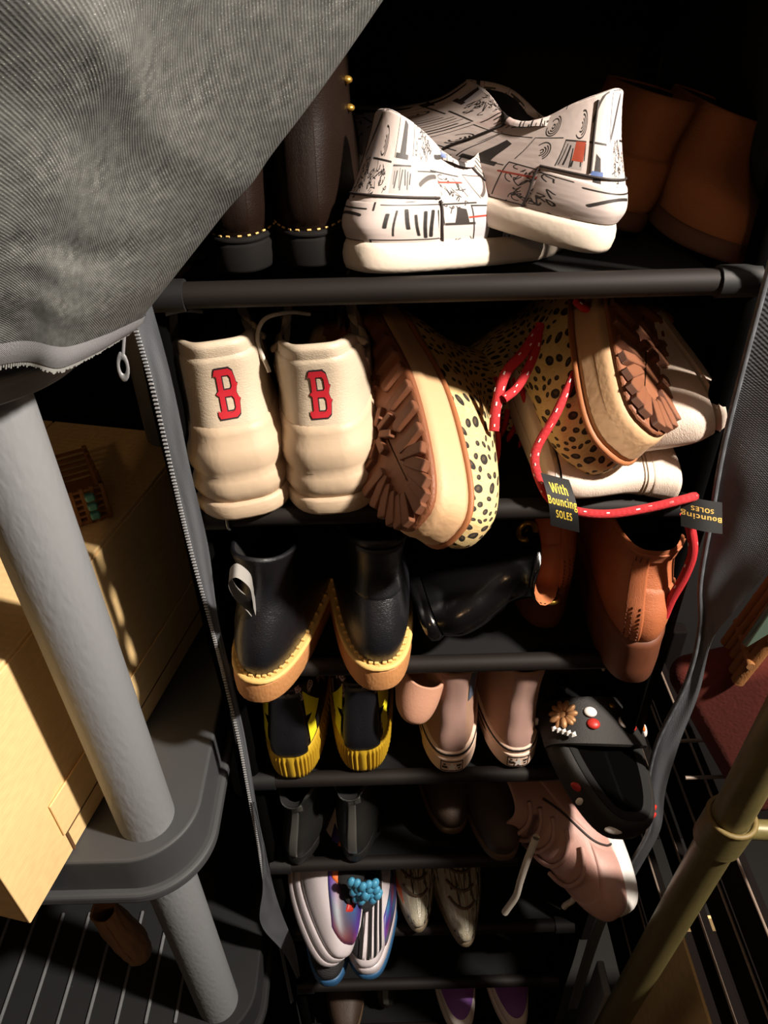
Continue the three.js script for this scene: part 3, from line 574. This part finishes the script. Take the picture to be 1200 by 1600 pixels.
// tan boots
function tanBoot() {
  const t = thing('tan_boot', 'tan leather ankle boot seen from behind with stitched heel strap and stacked heel', 'boot', 'tan leather boots');
  const F = form([[.048, .010, .265, .035], [.062, .006, .268, .0385], [.078, .008, .258, .040], [.094, .016, .215, .038], [.114, .024, .17, .035], [.128, .024, .15, .034], [.143, .020, .145, .036]], { e: .76, lip: (p, q) => q ** 5 * .01 * Math.cos(p) * -1 });
  mesh('upper', upper(F, { us: 6, vs: 5 }), mat.tan, t);
  mesh('lining', lining(F), mat.darkLining, t);
  mesh('heel', sole(F, [[0, -.002], [.001, .003], [.016, .004], [.034, .004], [.044, .0045], [.050, .003], [.052, -.004]]), mat.tanSole, t);
  mesh('counter', panel(F, { a: [-1.35, .10], t: s => [.02, .48 + .08 * s], th: .002 }), mat.tan, t);
  mesh('collar_band', panel(F, { a: [-1.6, 1.6], t: [.80, .985], th: .002, nu: 40 }), mat.tan, t);
  mesh('back_strap', panel(F, { a: [.02, .34], t: [.02, .985], th: .0028 }), mat.tan, t);
  for (const [a, b, n] of [[.08, .42, 9], [.83, .95, 4]]) for (const p of [.08, .19, .28]) mesh('stitching', stitches(F, q => [p, lerp(a, b, q)], n, .003, .0006, .003), mat.tanStitch, t);
  return t;
}
const tanA = tanBoot();
place(tanA, [.217, 1.094, .040], [.13, .0, -1], [-.02, 1, -.06], 1.05);
place(dup(tanA, 'tan leather boot further back, between the glossy black boot and the other tan boot'), [.158, 1.095, -.03], [-.04, 0, -1], [.02, 1, 0], .98, true);

// ================================================================ FOURTH TIER: yellow soled trainers
function yellowTrainer() {
  const t = thing('yellow_soled_trainer', 'black printed trainer on a thick ribbed yellow sole, farther left of the pair', 'trainer', 'yellow soled trainers');
  const F = form([[.036, .004, .262, .037], [.05, .002, .264, .039], [.066, .007, .245, .038], [.082, .013, .20, .035], [.098, .018, .165, .032], [.112, .020, .15, .030]], { e: .62, lip: (p, q) => q ** 4 * (-.010 * Math.exp(-(((Math.abs(p) - 1.5) / .6) ** 2))) });
  mesh('upper', upper(F, { th: .006, us: 2, vs: 1 }), mat.blot, t);
  mesh('lining', lining(F, .006), mat.darkLining, t);
  mesh('sole', sole(F, [[.0, -.004, 0], [.002, .001, .4], [.008, .0025], [.020, .003], [.032, .0035], [.036, .003, .4], [.040, .0025, 0], [.044, .001, 0], [.045, -.004, 0]], { ribs: 92, amp: .0010 }), mat.yellow, t);
  mesh('heel_strap', panel(F, { a: [-.34, .34], t: [.02, .96], th: .003 }), mat.black, t);
  for (const s of [-1, 1]) {
    const z = [[.02, .0], [.20, .06], [.20, .30], [.42, .42], [.30, .62], [.02, .98], [.0, .5], [.16, .44], [0, .36]].map(([x, y]) => [x * s, y]);
    mesh('yellow_zigzag', decal(F, poly(z), s * -.37, .20, .06, .002, 0, -1), mat.yellowBright, t);
  }
  return t;
}
const yelA = yellowTrainer();
place(yelA, [-.1060, .921, .010], [.03, 0, -1], [0, 1, -.06], 1.06);
place(dup(yelA, 'black printed trainer on a ribbed yellow sole, beside the peach canvas shoe'), [-.0305, .921, .004], [-.02, 0, -1], [0, 1, -.06], 1.06);

// peach canvas high tops
function canvasHighTop() {
  const t = thing('canvas_high_top', 'peach canvas high top with black-edged rubber sole and star heel patch, left of the pair', 'high top', 'peach canvas high tops');
  const F = form([[.026, .004, .268, .037], [.04, .004, .268, .037], [.056, .008, .25, .035], [.074, .010, .21, .034], [.093, .012, .165, .033], [.113, .010, .145, .033], [.136, .006, .14, .035]], { e: .76 });
  mesh('upper', upper(F, { us: 30, vs: 18, th: .003 }), mat.canvas, t);
  mesh('lining', lining(F, .003), mat.greyLining, t);
  mesh('foxing', sole(F, [[0, -.003], [.001, .002], [.012, .003], [.026, .003], [.032, .0028], [.033, -.002]]), mat.foxing, t);
  mesh('sole_stripes', join([sole(F, [[.0275, .0028], [.0278, .0038], [.030, .0038], [.0303, .0028]]), sole(F, [[.0185, .003], [.0188, .0036], [.0200, .0036], [.0203, .003]])]), mat.lineBlack, t);
  mesh('heel_strip', panel(F, { a: [-.30, .30], t: [.02, .99], th: .0016, us: 4, vs: 14 }), mat.canvasStrip, t);
  mesh('seams', join([seamLine(F, q => [1.15, lerp(.02, 1, q)]), seamLine(F, q => [-1.15, lerp(.02, 1, q)])]), mat.canvasStrip, t);
  // heel patch
  const S = form([[.004, .0005, .272, .0405], [.024, .0005, .272, .0405]], { e: .76, spring: .01 });
  const pl = mesh('heel_patch', panel(S, { a: [-.78, .78], t: [0, 1], th: .0016 }), mat.foxing, t);
  const fr = []; const R = (x0, y0, x1, y1) => poly([[x0, y0], [x1, y0], [x1, y1], [x0, y1]]);
  for (const r of [R(-1, -.42, 1, -.32), R(-1, .32, 1, .42), R(-1, -.42, -.9, .42), R(.9, -.42, 1, .42), R(-.8, -.15, -.3, .02), R(.3, -.02, .8, .15), R(-.7, .08, -.45, .2), R(.45, -.22, .7, -.08)]) fr.push(decal(S, r, 0, .5, .0205, .0016));
  mesh('patch_frame', join(fr), mat.lineBlack, pl);
  const star = []; for (let k = 0; k < 10; k++) { const r = k % 2 ? .15 : .38, an = PI / 2 + k * PI / 5; star.push([r * Math.cos(an), r * Math.sin(an)]); }
  mesh('star', decal(S, poly(star), 0, .5, .0205, .0022), mat.white, pl);
  return t;
}
const hiA = canvasHighTop();
{ const hiB = place(dup(hiA, 'peach canvas high top with star heel patch, touching the black slide'), [.134, .921, .002], [-.04, 0, -1], [0, 1, -.05], 1.06);
  const F = form([[.026, .004, .268, .037], [.04, .004, .268, .037], [.056, .008, .25, .035], [.074, .010, .21, .034], [.093, .012, .165, .033], [.113, .010, .145, .033], [.136, .006, .14, .035]], { e: .76 });
  mesh('side_patch', panel(F, { a: [.75, 1.15], t: [.25, .45], th: .0012 }), mat.slateBlue, hiA);
  mesh('side_patch', panel(F, { a: [-.62, -.36], t: [.62, .98], th: .0012 }), mat.slateBlue, hiA);
  mesh('folded_collar', (() => { const f = form([[0, -.012, .05, .022], [.012, -.016, .055, .027], [.035, -.012, .06, .03], [.07, 0, .06, .03]], { e: .9, spring: 0, curve: 0 }); const g = upper(f, {}); g.scale(.78, .55, .75); g.rotateZ(.3); g.translate(.036, .090, .0); return g; })(), mat.peach, hiA);
}
place(hiA, [.063, .921, .006], [.02, 0, -1], [0, 1, -.05], 1.1);

// black slides with charms
function slide() {
  const t = thing('slide_sandal', 'black slide sandal with charms dotted over its strap, tipped over the shelf edge', 'sandal', 'black charm slides');
  const F = form([[.0, .0, .25, .046], [.01, 0, .25, .046]], { e: .7, spring: .0, heel: .86, waist: .9, ball: 1.06, toe: 1.04 });
  mesh('sole', sole(F, round(-.004, .028, .002, .006)), mat.slide, t);
  mesh('footbed', sole(F, [[.027, -.004], [.029, -.005], [.0295, -.009], [.028, -.013]]), mat.footbed, t);
  const arch = (u, v, o) => { const an = PI * u, z = .124 + .042 * v + .014 * Math.sin(an), w = .051 + o + .002 * v, h = .050 + o - .016 * v; return V(-w * Math.cos(an), .012 + h * Math.pow(Math.sin(an), .72), z); };
  mesh('strap', join([grid((u, v) => arch(u, v, .003), 40, 10, { us: 3, vs: 1 }), grid((u, v) => arch(u, v, -.002), 40, 10, { flip: true }), grid((u, v) => arch(u, 0, lerp(-.002, .003, v)), 40, 1), grid((u, v) => arch(u, 1, lerp(-.002, .003, v)), 40, 1, { flip: true })]), mat.slide, t);
  const at = (u, v) => { const p = arch(u, v, .0045), n = arch(u, v, .01).sub(arch(u, v, 0)).normalize(); return [p, n]; };
  const bead = (p, n, g, m, nm) => { g.applyQuaternion(new THREE.Quaternion().setFromUnitVectors(V(0, 0, 1), n)); g.translate(p.x, p.y, p.z); mesh('charm', g, m, t); };
  const blob = (r, sx, sy) => { const g = new THREE.SphereGeometry(r, 12, 8); g.scale(sx, sy, .55); return g; };
  for (const [u, v, r, m, sx, sy] of [[.36, .35, .0065, mat.white, 1, .8], [.37, .6, .0062, mat.red, 1.05, .9], [.56, .55, .0058, mat.white, .9, 1], [.63, .62, .0055, mat.red, 1.1, .9], [.50, .2, .003, mat.gold, 1, 1], [.70, .25, .0038, mat.white, .6, 1.5], [.77, .6, .0045, mat.orange, .7, 1], [.87, .62, .0058, mat.white, .7, 1.4]]) bead(...at(u, v), blob(r, sx, sy), m);
  seed = 21; { const [p, n] = at(.2, .4); const fl = []; for (let k = 0; k < 11; k++) { const g = blob(.0058, 1, .55), an = k * .6; g.rotateZ(an); g.translate(.009 * Math.cos(an), .009 * Math.sin(an), .002 + .003 * rnd()); fl.push(g); } bead(p, n, join(fl.concat([blob(.006, 1, 1)])), mat.bronze); 
    const cr2 = []; for (let k = 0; k < 5; k++) { const g = new THREE.OctahedronGeometry(.0034); g.translate(-.006 + k * .005, -.012 + .001 * k, .004); cr2.push(g); } bead(...at(.21, .55), join(cr2), mat.crystal); }
  const rim = (p, y) => { const q = F.P(p, 0); const n = V(q.x, 0, q.z - .16).normalize(); return [V(q.x, y, q.z).addScaledVector(n, .003), n]; };
  for (const [p, y, r, m, sx, sy] of [[PI - .62, .018, .0055, mat.red, 1, .9], [PI - .52, .018, .0048, mat.red, 1, .9], [PI + .25, .016, .006, mat.white, 1.6, .6], [PI + .75, .010, .005, mat.white, .7, 1.1], [PI + .86, .018, .0055, mat.red, 1.2, .8]]) bead(...rim(p, y), blob(r, sx, sy), m);
  return t;
}
const slA = slide();
place(slA, [.190, .962, -.175], [.12, -.16, 1], [.34, .92, .18], 1.05);
place(dup(slA, 'black charm slide behind, under the heel of the tan boot'), [.175, .955, -.245], [.06, -.02, 1], [.20, .97, .05], 1.0);

// ================================================================ FIFTH TIER
function zipBoot() {
  const t = thing('zip_boot', 'dark ankle boot with a zip up the heel, farther left of the pair', 'boot', 'dark zip boots');
  const F = form([[.018, .006, .25, .031], [.032, .002, .252, .034], [.05, .006, .235, .034], [.068, .014, .19, .031], [.09, .02, .15, .028], [.115, .016, .135, .029], [.135, .010, .13, .033]], { e: .84, lip: (p, q) => q ** 5 * (-.02 * Math.exp(-((p / .7) ** 2))) });
  mesh('upper', upper(F, { us: 5, vs: 4 }), mat.zipBlack, t);
  mesh('lining', lining(F), mat.darkLining, t);
  mesh('sole', sole(F, round(0, .020, .001, .004)), mat.zipBlack, t);
  mesh('zip', panel(F, { a: [-.12, .12], t: [.06, .93], th: .0016, nu: 8 }), mat.zipMetal, t);
  mesh('zip_pull', panel(F, { a: [-.30, -.08], t: [.72, .92], th: .003, nu: 8 }), mat.zipMetal, t);
  return t;
}
const zipA = zipBoot();
place(zipA, [-.122, .741, .012], [.25, 0, -1], [.05, 1, -.05], 1.05);
place(dup(zipA, 'dark ankle boot with heel zip and a flared collar, right of the pair'), [-.050, .741, .012], [.12, 0, -1], [0, 1, -.05], 1.12);
function clog() {
  const t = thing('brown_shoe', 'dark brown slip-on shoe with the toe forward, set further back', 'shoe', 'dark brown shoes');
  const F = form([[.012, .0, .25, .034], [.028, 0, .252, .037], [.044, .002, .235, .036], [.06, .006, .195, .033], [.075, .012, .15, .030]], { e: .74 });
  mesh('upper', upper(F, { us: 5, vs: 3 }), mat.clog, t);
  mesh('lining', lining(F), mat.darkLining, t);
  mesh('sole', sole(F, round(0, .013, .002, .003)), mat.clogTrim, t);
  mesh('vamp_slot', panel(F, { a: [PI - .3, PI + .3], t: [.78, .96], th: .001 }), mat.brownSole, t);
  return t;
}
const clA = clog();
place(clA, [.072, .741, -.285], [-.02, .0, 1], [0, 1, .0], 1.05);
place(dup(clA, 'dark brown slip-on shoe at the shelf edge, next to the hanging pale trainer'), [.127, .745, -.255], [-.01, .0, 1], [0, 1, .0], 1.08);

// pale pink high top lying over the edge
const hang = thing('pale_trainer', 'pale pink and white trainer lying on its side with white laces dangling under the slide', 'trainer');
{
  const F = form([[.022, .004, .255, .038], [.036, .0, .257, .041], [.052, .004, .24, .040], [.07, .010, .19, .037], [.09, .014, .155, .035], [.11, .012, .14, .036]], { e: .72 });
  mesh('upper', upper(F, { us: 5, vs: 4 }), mat.pinkWhite, hang);
  mesh('lining', lining(F), mat.greyLining, hang);
  mesh('sole', sole(F, round(.004, .026, .0035, .004)), mat.whiteSole, hang);
  mesh('outsole', sole(F, [[.0, -.010], [.001, -.004], [.004, -.002], [.006, -.004]]), mat.solePink, hang);
  mesh('toe_cap', panel(F, { a: [PI - .95, PI + .95], t: [.02, .42], th: .0022, nu: 40 }), mat.pinkWhite, hang);
  mesh('quarter', panel(F, { a: [.9, 2.1], t: q => [.03, .86 - .3 * q], th: .002 }), mat.pinkWhite, hang);
  mesh('quarter', panel(F, { a: [-2.1, -.9], t: q => [.03, .56 + .3 * q], th: .002 }), mat.pinkWhite, hang);
  mesh('seams', join([seamLine(F, q => [2.15, lerp(.03, .7, q)], .0012), seamLine(F, q => [-2.15, lerp(.03, .7, q)], .0012)]), mat.lineBlack, hang);
  const lc = []; for (let k = 0; k < 5; k++) { lc.push(across(F, .5 + k * .09, .5 + k * .09, .7, .0025, .0035)); }
  mesh('laces', join(lc), mat.pinkWhite, hang);
}
place(hang, [.180, .785, -.195], [.36, -.20, .9], [-.80, .42, .42], 1.1);
function lace(P, r, label) { const t = single('white_lace', tube(P, r, 40, 8), mat.lace, label, 'shoelace'); return t; }
lace([[.155, .86, .045], [.148, .82, .05], [.144, .78, .052], [.142, .745, .052], [.136, .72, .052], [.132, .705, .052]], .0042, 'flat white lace hanging left of the pale trainer');
lace([[.226, .70, .01], [.228, .685, .02], [.224, .672, .024], [.217, .66, .024], [.215, .654, .024]], .0038, 'white lace end hanging under the pale trainer');

// ================================================================ SIXTH TIER: colourful trainers, silver shoes
function colourTrainer(label, tipped) {
  const t = thing('colourful_trainer', label, 'trainer', 'violet and pearl trainers');
  const F = form([[.026, .004, .262, .038], [.04, 0, .265, .041], [.058, .003, .245, .040], [.075, .010, .20, .037], [.094, .014, .165, .034], [.115, .010, .15, .034]], { e: .76, toe: .84, lip: (p, q) => q ** 4 * (-.01 * Math.exp(-(((Math.abs(p) - 1.4) / .6) ** 2))) });
  mesh('upper', upper(F, { us: 5, vs: 4 }), mat.pearl, t);
  mesh('lining', lining(F), mat.nebula, t);
  mesh('midsole', sole(F, round(.012, .030, .004, .004)), mat.pearl, t);
  mesh('outsole', sole(F, round(0, .014, .005, .003)), tipped ? mat.pearl : mat.blueSole, t);
  if (tipped) {
    mesh('violet_panel', panel(F, { a: q => [PI - lerp(.75, 1.0, q), PI + lerp(.45, .9, q)], t: s => [.30 + .12 * Math.abs(s - .4), .93], th: .002, nu: 40, us: .8, vs: .8 }), mat.nebula, t);
    mesh('red_stripe', panel(F, { a: q => [PI - .15 - .3 * q, PI + .05 - .3 * q], t: [.5, .88], th: .0042, nu: 8 }), mat.red, t);
    mesh('orange_patch', panel(F, { a: [PI + .2, PI + .5], t: [.62, .9], th: .0038, nu: 8 }), mat.orange, t);
    for (const k of [0, 1]) mesh('side_ridge', panel(F, { a: q => [PI - 1.75 + .1 * k, PI - .55], t: s => [.16 + .09 * k + .30 * (1 - s), .22 + .09 * k + .30 * (1 - s)], th: .0034, nu: 30, nv: 10 }), mat.pearl, t);
  } else {
    mesh('toe_mesh', panel(F, { a: [PI + .12, PI + 1.15], t: s => [.26, .66], th: .002 }), mat.blackMesh, t);
    mesh('violet_panel', panel(F, { a: [PI - 1.55, PI - .62], t: s => [.16, .5 - .1 * Math.abs(s - .5)], th: .0024, us: .7, vs: .7 }), mat.nebula, t);
    for (let k = 0; k < 8; k++) mesh('stripe', panel(F, { a: q => [PI + .10 - k * .085 - .25 * q, PI + .17 - k * .085 - .25 * q], t: s => [.26, .93], th: .0034, nu: 8 }), k % 2 ? mat.pearl : mat.blackMesh, t);
  }
  mesh('tongue', panel(form([[.08, .09, .215, .020], [.11, .08, .165, .022], [.14, .08, .152, .024]], { e: .8, spring: 0 }), { a: [PI - 1.2, PI + 1.2], t: [0, 1], th: .004 }), mat.blackMesh, t);
  mesh('yellow_tab', rbox(.014, .020, .006, .002, .002, .132, .158), mat.yellowTab, t);
  return t;
}
place(colourTrainer('pearl white trainer with zebra stripes, black toe mesh and blue sole, toe pointing outward', false), [-.036, .562, -.200], [-.02, .0, 1], [-.04, 1, .02], 1.02);
place(colourTrainer('pearl white trainer tipped on its side, showing its violet and orange vamp', true), [-.126, .650, -.190], [.11, -.16, 1], [.55, .76, .30], 1.0);
const beads = thing('bead_bunch', 'bunch of light blue beads between the two violet and pearl trainers', 'beads');
seed = 77;
for (let k = 0; k < 26; k++) { const g = new THREE.SphereGeometry(.0062, 12, 9); g.scale(.8, 1.25, .8); g.rotateZ(-.4); const a = (k % 5) / 4 - .5, b = Math.floor(k / 5) / 5; g.translate(-.038 + a * .028 + b * .006, .724 - b * .042, .018 + rr(-.004, .004) + (1 - Math.abs(a)) * .008); mesh('bead', g, mat.bead, beads); }
const under = thing('navy_shoe', 'dark navy shoe with a blue rubber sole beneath the tipped pearl trainer', 'shoe');
{
  const F = form([[.018, .0, .25, .034], [.032, 0, .252, .036], [.046, .002, .23, .035], [.058, .006, .18, .032], [.066, .012, .15, .03]], { e: .74 });
  mesh('upper', upper(F), mat.blackMesh, under); mesh('lining', lining(F), mat.darkLining, under);
  mesh('sole', sole(F, round(0, .019, .003, .004)), mat.blueSole, under);
}
place(under, [-.090, .557, -.172], [-.01, -.01, 1], [0, 1, 0], .98);
function silverShoe() {
  const t = thing('silver_shoe', 'worn silver-grey shoe with a pointed toe and an orange mark, left of the pair', 'shoe', 'worn silver shoes');
  const F = form([[.012, .0, .25, .032], [.026, 0, .252, .034], [.042, .002, .225, .033], [.056, .006, .175, .031], [.068, .012, .14, .029]], { e: .9, toe: .72 });
  mesh('upper', upper(F, { us: 3, vs: 1.4, puff: (p, q) => .0012 * noise.noise(p * 5, q * 8, 1) }), mat.silver, t);
  mesh('lining', lining(F), mat.darkLining, t);
  mesh('sole', sole(F, round(0, .013, .002, .003)), mat.silverSole, t);
  const g = []; for (let k = 0; k < 4; k++) { g.push(across(F, .5 + k * .1, .53 + k * .1, .5, .0016, .002)); }
  mesh('laces', join(g), mat.clogTrim, t);
  return t;
}
const siA = silverShoe();
const siB = place(dup(siA, 'worn silver-grey shoe with a brownish pointed toe, right of the pair'), [.086, .561, -.236], [.0, 0, 1], [0, 1, 0], 1.08);
place(siA, [.025, .561, -.246], [.0, 0, 1], [0, 1, 0], 1.04);
{ const F = form([[.012, .0, .25, .032], [.026, 0, .252, .034], [.042, .002, .225, .033], [.056, .006, .175, .031]], { e: .9, toe: .72 }); mesh('orange_mark', panel(F, { a: [-PI + .6, -PI + .95], t: [.4, .62], th: .001 }), mat.orange, siA); }

// ================================================================ LOWEST TIER IN VIEW
function purpleShoe() {
  const t = thing('purple_shoe', 'white and purple slip-on shoe, left of the pair on the lowest shelf', 'shoe', 'white and purple shoes');
  const F = form([[.020, .0, .25, .034], [.034, 0, .252, .036], [.05, .002, .232, .036], [.066, .006, .185, .033], [.08, .010, .15, .031]], { e: .7 });
  mesh('upper', upper(F), mat.lilacWhite, t); mesh('lining', lining(F), mat.darkLining, t);
  mesh('sole', sole(F, round(0, .021, .003, .004)), mat.lilacWhite, t);
  mesh('vamp', panel(F, { a: [PI - .95, PI + .95], t: s => [.36 + .34 * Math.abs(s - .5) * 2 * .5, .86], th: .002, nu: 40 }), mat.purple, t);
  return t;
}
const puA = purpleShoe();
place(puA, [.097, .201, -.235], [0, 0, 1], [0, 1, 0], 1);
place(dup(puA, 'white and purple slip-on shoe, right of the pair on the lowest shelf'), [.182, .201, -.235], [.02, 0, 1], [0, 1, 0], 1);
const lowA = dup(clA, 'dark shoe in deep shadow at the left of the lowest shelf'); delete lowA.userData.group;
place(lowA, [-.09, .201, -.23], [0, 0, 1]);
const lowB = dup(zipA, 'dark zip boot in deep shadow beside the other dark shoe on the lowest shelf'); delete lowB.userData.group;
place(lowB, [-.02, .201, -.02], [.05, 0, -1]);

// ================================================================ LEFT: resin shelving, box, basket
const unit = thing('shelving_unit', 'grey plastic shelving unit with thick round posts beside the shoe rack', 'shelving unit');
const UX = -.182, UZ = .125, UY = [1.497, .978, .545], UW = .86, UD = .42, UR = .062;
function shelfShape(g, r) { const s = new THREE.Shape(), x0 = -UW - g, x1 = g, z0 = -g, z1 = UD + g, q = r + g; s.moveTo(x0 + q, z0); s.lineTo(x1 - q, z0); s.absarc(x1 - q, z0 + q, q, -PI / 2, 0); s.lineTo(x1, z1 - q); s.absarc(x1 - q, z1 - q, q, 0, PI / 2); s.lineTo(x0 + q, z1); s.absarc(x0 + q, z1 - q, q, PI / 2, PI); s.lineTo(x0, z0 + q); s.absarc(x0 + q, z0 + q, q, PI, PI * 1.5); return s; }
function slabY(shape, y0, y1, bev = .003) { const g = new THREE.ExtrudeGeometry(shape, { depth: y1 - y0 - 2 * bev, bevelEnabled: true, bevelThickness: bev, bevelSize: bev, bevelSegments: 3, curveSegments: 20 }); g.rotateX(-PI / 2); g.translate(UX, y0 + bev, UZ); return g; }
UY.forEach((y, i) => {
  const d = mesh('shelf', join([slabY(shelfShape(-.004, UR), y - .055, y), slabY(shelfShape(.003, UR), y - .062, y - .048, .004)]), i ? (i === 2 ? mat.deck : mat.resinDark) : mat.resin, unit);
  if (i === 2) { // slotted deck: slots cut as separate bars standing proud
    for (let k = 0; k < 14; k++) mesh('slat', rbox(.004, .004, .14, .0015, UX - .10 - k * .0375, y + .002, UZ - .09), mat.resin, d);
  }
});
for (const [x, z] of [[-.050, -.045], [-UW + .06, -.045], [-.050, -UD + .06], [-UW + .06, -UD + .06]]) for (const [a, b] of [[.978, 1.44], [.545, .92], [0, .49]]) mesh('post', rod([UX + x, a, UZ + z], [UX + x, b, UZ + z], .026, 40), mat.resin, unit);

// cardboard box: each face a board with thickness, folded flaps and tape seam
const box = thing('cardboard_box', 'large brown cardboard box on the middle plastic shelf behind the grey post', 'box');
{
  const H = .225, W = .34, D = .42, th = .004;
  mesh('right_side', rbox(th, H, D, .0012, -th / 2, H / 2, -D / 2), mat.card, box);
  mesh('left_side', rbox(th, H, D, .0012, -W + th / 2, H / 2, -D / 2), mat.card, box);
  mesh('front_side', rbox(W - 2 * th, H, th, .0012, -W / 2, H / 2, -th / 2), mat.card, box);
  mesh('back_side', rbox(W - 2 * th, H, th, .0012, -W / 2, H / 2, -D + th / 2), mat.card, box);
  mesh('bottom', rbox(W - 2 * th, th, D - 2 * th, .0012, -W / 2, th / 2, -D / 2), mat.card, box);
  for (const s of [0, 1]) mesh('top_flap', rbox(W / 2 - .003, th, D, .0012, -W * (s ? .75 : .25), H + th / 2, -D / 2), mat.card, box);
  mesh('side_flap', rbox(.0022, .045, D * .82, .001, .0014, .052, -D * .56), mat.card, box);
  mesh('handle_cut', join([rbox(.0012, .003, D * .80, .0004, .0012, .028, -D * .56), rbox(.0012, .028, .003, .0004, .0012, .015, -D * .16)]), mat.tapeLine, box);
  
  box.position.set(-.306, .979, .176); box.rotation.y = -.235;
}
const basket = thing('woven_basket', 'small tan woven basket with teal beads standing on the cardboard box', 'basket');
{
  const W = .075, H = .05, D = .10;
  for (let i = 0; i < 6; i++) mesh('rail', join([rbox(W, .004, .004, .001, 0, .004 + i * .009, D / 2), rbox(.004, .004, D, .001, W / 2, .004 + i * .009, 0), rbox(W, .004, .004, .001, 0, .004 + i * .009, -D / 2), rbox(.004, .004, D, .001, -W / 2, .004 + i * .009, 0)]), mat.wicker, basket);
  for (let i = 0; i < 7; i++) { mesh('stake', rbox(.005, H + .004, .006, .001, -W / 2 + i * W / 6, H / 2 + .002, D / 2), mat.wicker, basket); mesh('stake', rbox(.006, H + .004, .005, .001, W / 2, H / 2 + .002, -D / 2 + i * D / 6), mat.wicker, basket); }
  mesh('floor_board', rbox(W, .004, D, .001, 0, .002, 0), mat.wicker, basket);
  for (let k = 0; k < 3; k++) mesh('teal_bead', rbox(.012, .010, .010, .003, .020, .012 + k * .014, D / 2 + .004), M('#4f8d86', .5), basket);
  basket.scale.setScalar(.72); basket.position.set(-.295, 1.212, -.10); basket.rotation.y = .5;
}
const bundle = single('paper_roll', (() => { const f = form([[0, .0, .05, .02], [.02, -.004, .06, .026], [.07, .0, .06, .026], [.13, .004, .05, .022]], { e: .9, spring: 0 }); return join([upper(f, { puff: (p, q) => .002 * noise.noise(p * 3, q * 6, 2) }), lining(f)]); })(), M('#9a7452', .85, { bumpMap: grain, bumpScale: .001 }), 'crumpled tan paper roll under the middle plastic shelf', 'paper roll');
place(bundle, [-.335, .60, .02], [.2, .1, 1], [-.25, 1, -.1], .8);

// ================================================================ RIGHT: pole, red cushion, rods, boxes
const pole = thing('metal_pole', 'dull yellow round pole with a jointed collar leaning right of the shoe rack', 'pole');
{
  const A = [.268, .0, .085], J = [.298, 1.0, .115], B = [.296, 1.30, .13];
  mesh('lower_tube', rod(A, J, .0175, 28), mat.brass, pole);
  mesh('upper_tube', rod(J, B, .0165, 28), mat.brass, pole);
  mesh('collar', rod([.2965, .972, .114], [.299, 1.012, .1155], .0215, 28), mat.brass, pole);
  mesh('collar_edge', (() => { const g = new THREE.TorusGeometry(.0195, .0025, 8, 28); g.rotateX(PI / 2); g.translate(.2988, 1.012, .1155); return g; })(), mat.brassDark, pole);
  mesh('side_arm', rod([.30, .992, .115], [.42, .985, .12], .009, 20), mat.brass, pole);
}
const cushion = single('red_cushion', (() => { const g = new RoundedBoxGeometry(.20, .24, .045, 6, .022); g.rotateZ(.55); g.rotateY(-.25); g.translate(.425, .985, .0); return g; })(), mat.redCloth, 'dark red padded panel standing behind the yellow pole', 'cushion');
const rackR = thing('slatted_crate', 'dark slatted crate with thin pale rods at the right edge', 'crate');
for (const [y, h, z1] of [[.845, .055, .34], [.775, .05, .34], [.69, .04, .34], [.58, .085, .02], [.475, .09, .02], [.37, .09, .02]]) {
  const b = mesh('slat', rbox(.012, h, z1 + .24, .002, .372, y - h / 2, (z1 - .24) / 2), mat.darkWood, rackR);
  mesh('pale_rod', rod([.366, y + .003, -.2], [.366, y + .003, z1 - .01], .0016, 8), mat.paleRod, b);
}
for (const z of [-.22, .012]) mesh('corner_post', rbox(.02, .9, .02, .003, .389, .45, z), mat.darkWood, rackR);
for (const [y, z, x] of [[.89, -.05, .345], [.875, -.012, .352]]) mesh('cross_rod', rod([x - .02, y, z], [x + .025, y, z], .0022, 8), mat.paleRod, rackR);
const rb = thing('floor_box', 'brown cardboard box with a pale top edge low at the right, behind the pole', 'box');
mesh('left_side', rbox(.004, .635, .42, .001, .36, .3175, .24), mat.card, rb);
mesh('back_side', rbox(.4, .635, .004, .001, .562, .3175, .032), mat.card, rb);
mesh('front_side', rbox(.4, .635, .004, .001, .562, .3175, .448), mat.card, rb);
mesh('right_side', rbox(.004, .635, .42, .001, .764, .3175, .24), mat.card, rb);
mesh('top', rbox(.396, .004, .41, .001, .562, .60, .24), mat.darkWood, rb);
const wick = thing('wicker_panel', 'small tan wicker piece beside the dark red panel at the right edge', 'wicker');
for (let i = 0; i < 5; i++) mesh('cane', rod([.335 + .002 * i, 1.06 + .0 * i, .005 - i * .012], [.372 + .002 * i, 1.22, .01 - i * .012], .0065, 10), mat.wicker, wick);
for (let j = 0; j < 4; j++) mesh('binding', rod([.336 + j * .010, 1.09 + j * .034, .014], [.350 + j * .010, 1.085 + j * .034, -.05], .004, 10), mat.wicker, wick);
const glass = single('glass_pane', (() => { const s = poly([[0, 0], [.07, .035], [.07, .13], [.03, .10]]); const g = new THREE.ExtrudeGeometry(s, { depth: .004, bevelEnabled: true, bevelThickness: .0015, bevelSize: .0015, bevelSegments: 2 }); g.rotateY(.3); g.translate(.309, 1.142, .03); return g; })(), M('#4b5a4e', .2, { clearcoat: .6 }), 'grey green glass corner in front of the wicker at the right edge', 'glass');
const strip = single('white_board', rbox(.012, .30, .05, .003, .33, .17, -.02), mat.white, 'narrow white board standing low beside the right of the rack', 'board');

renderer.render(scene, camera);
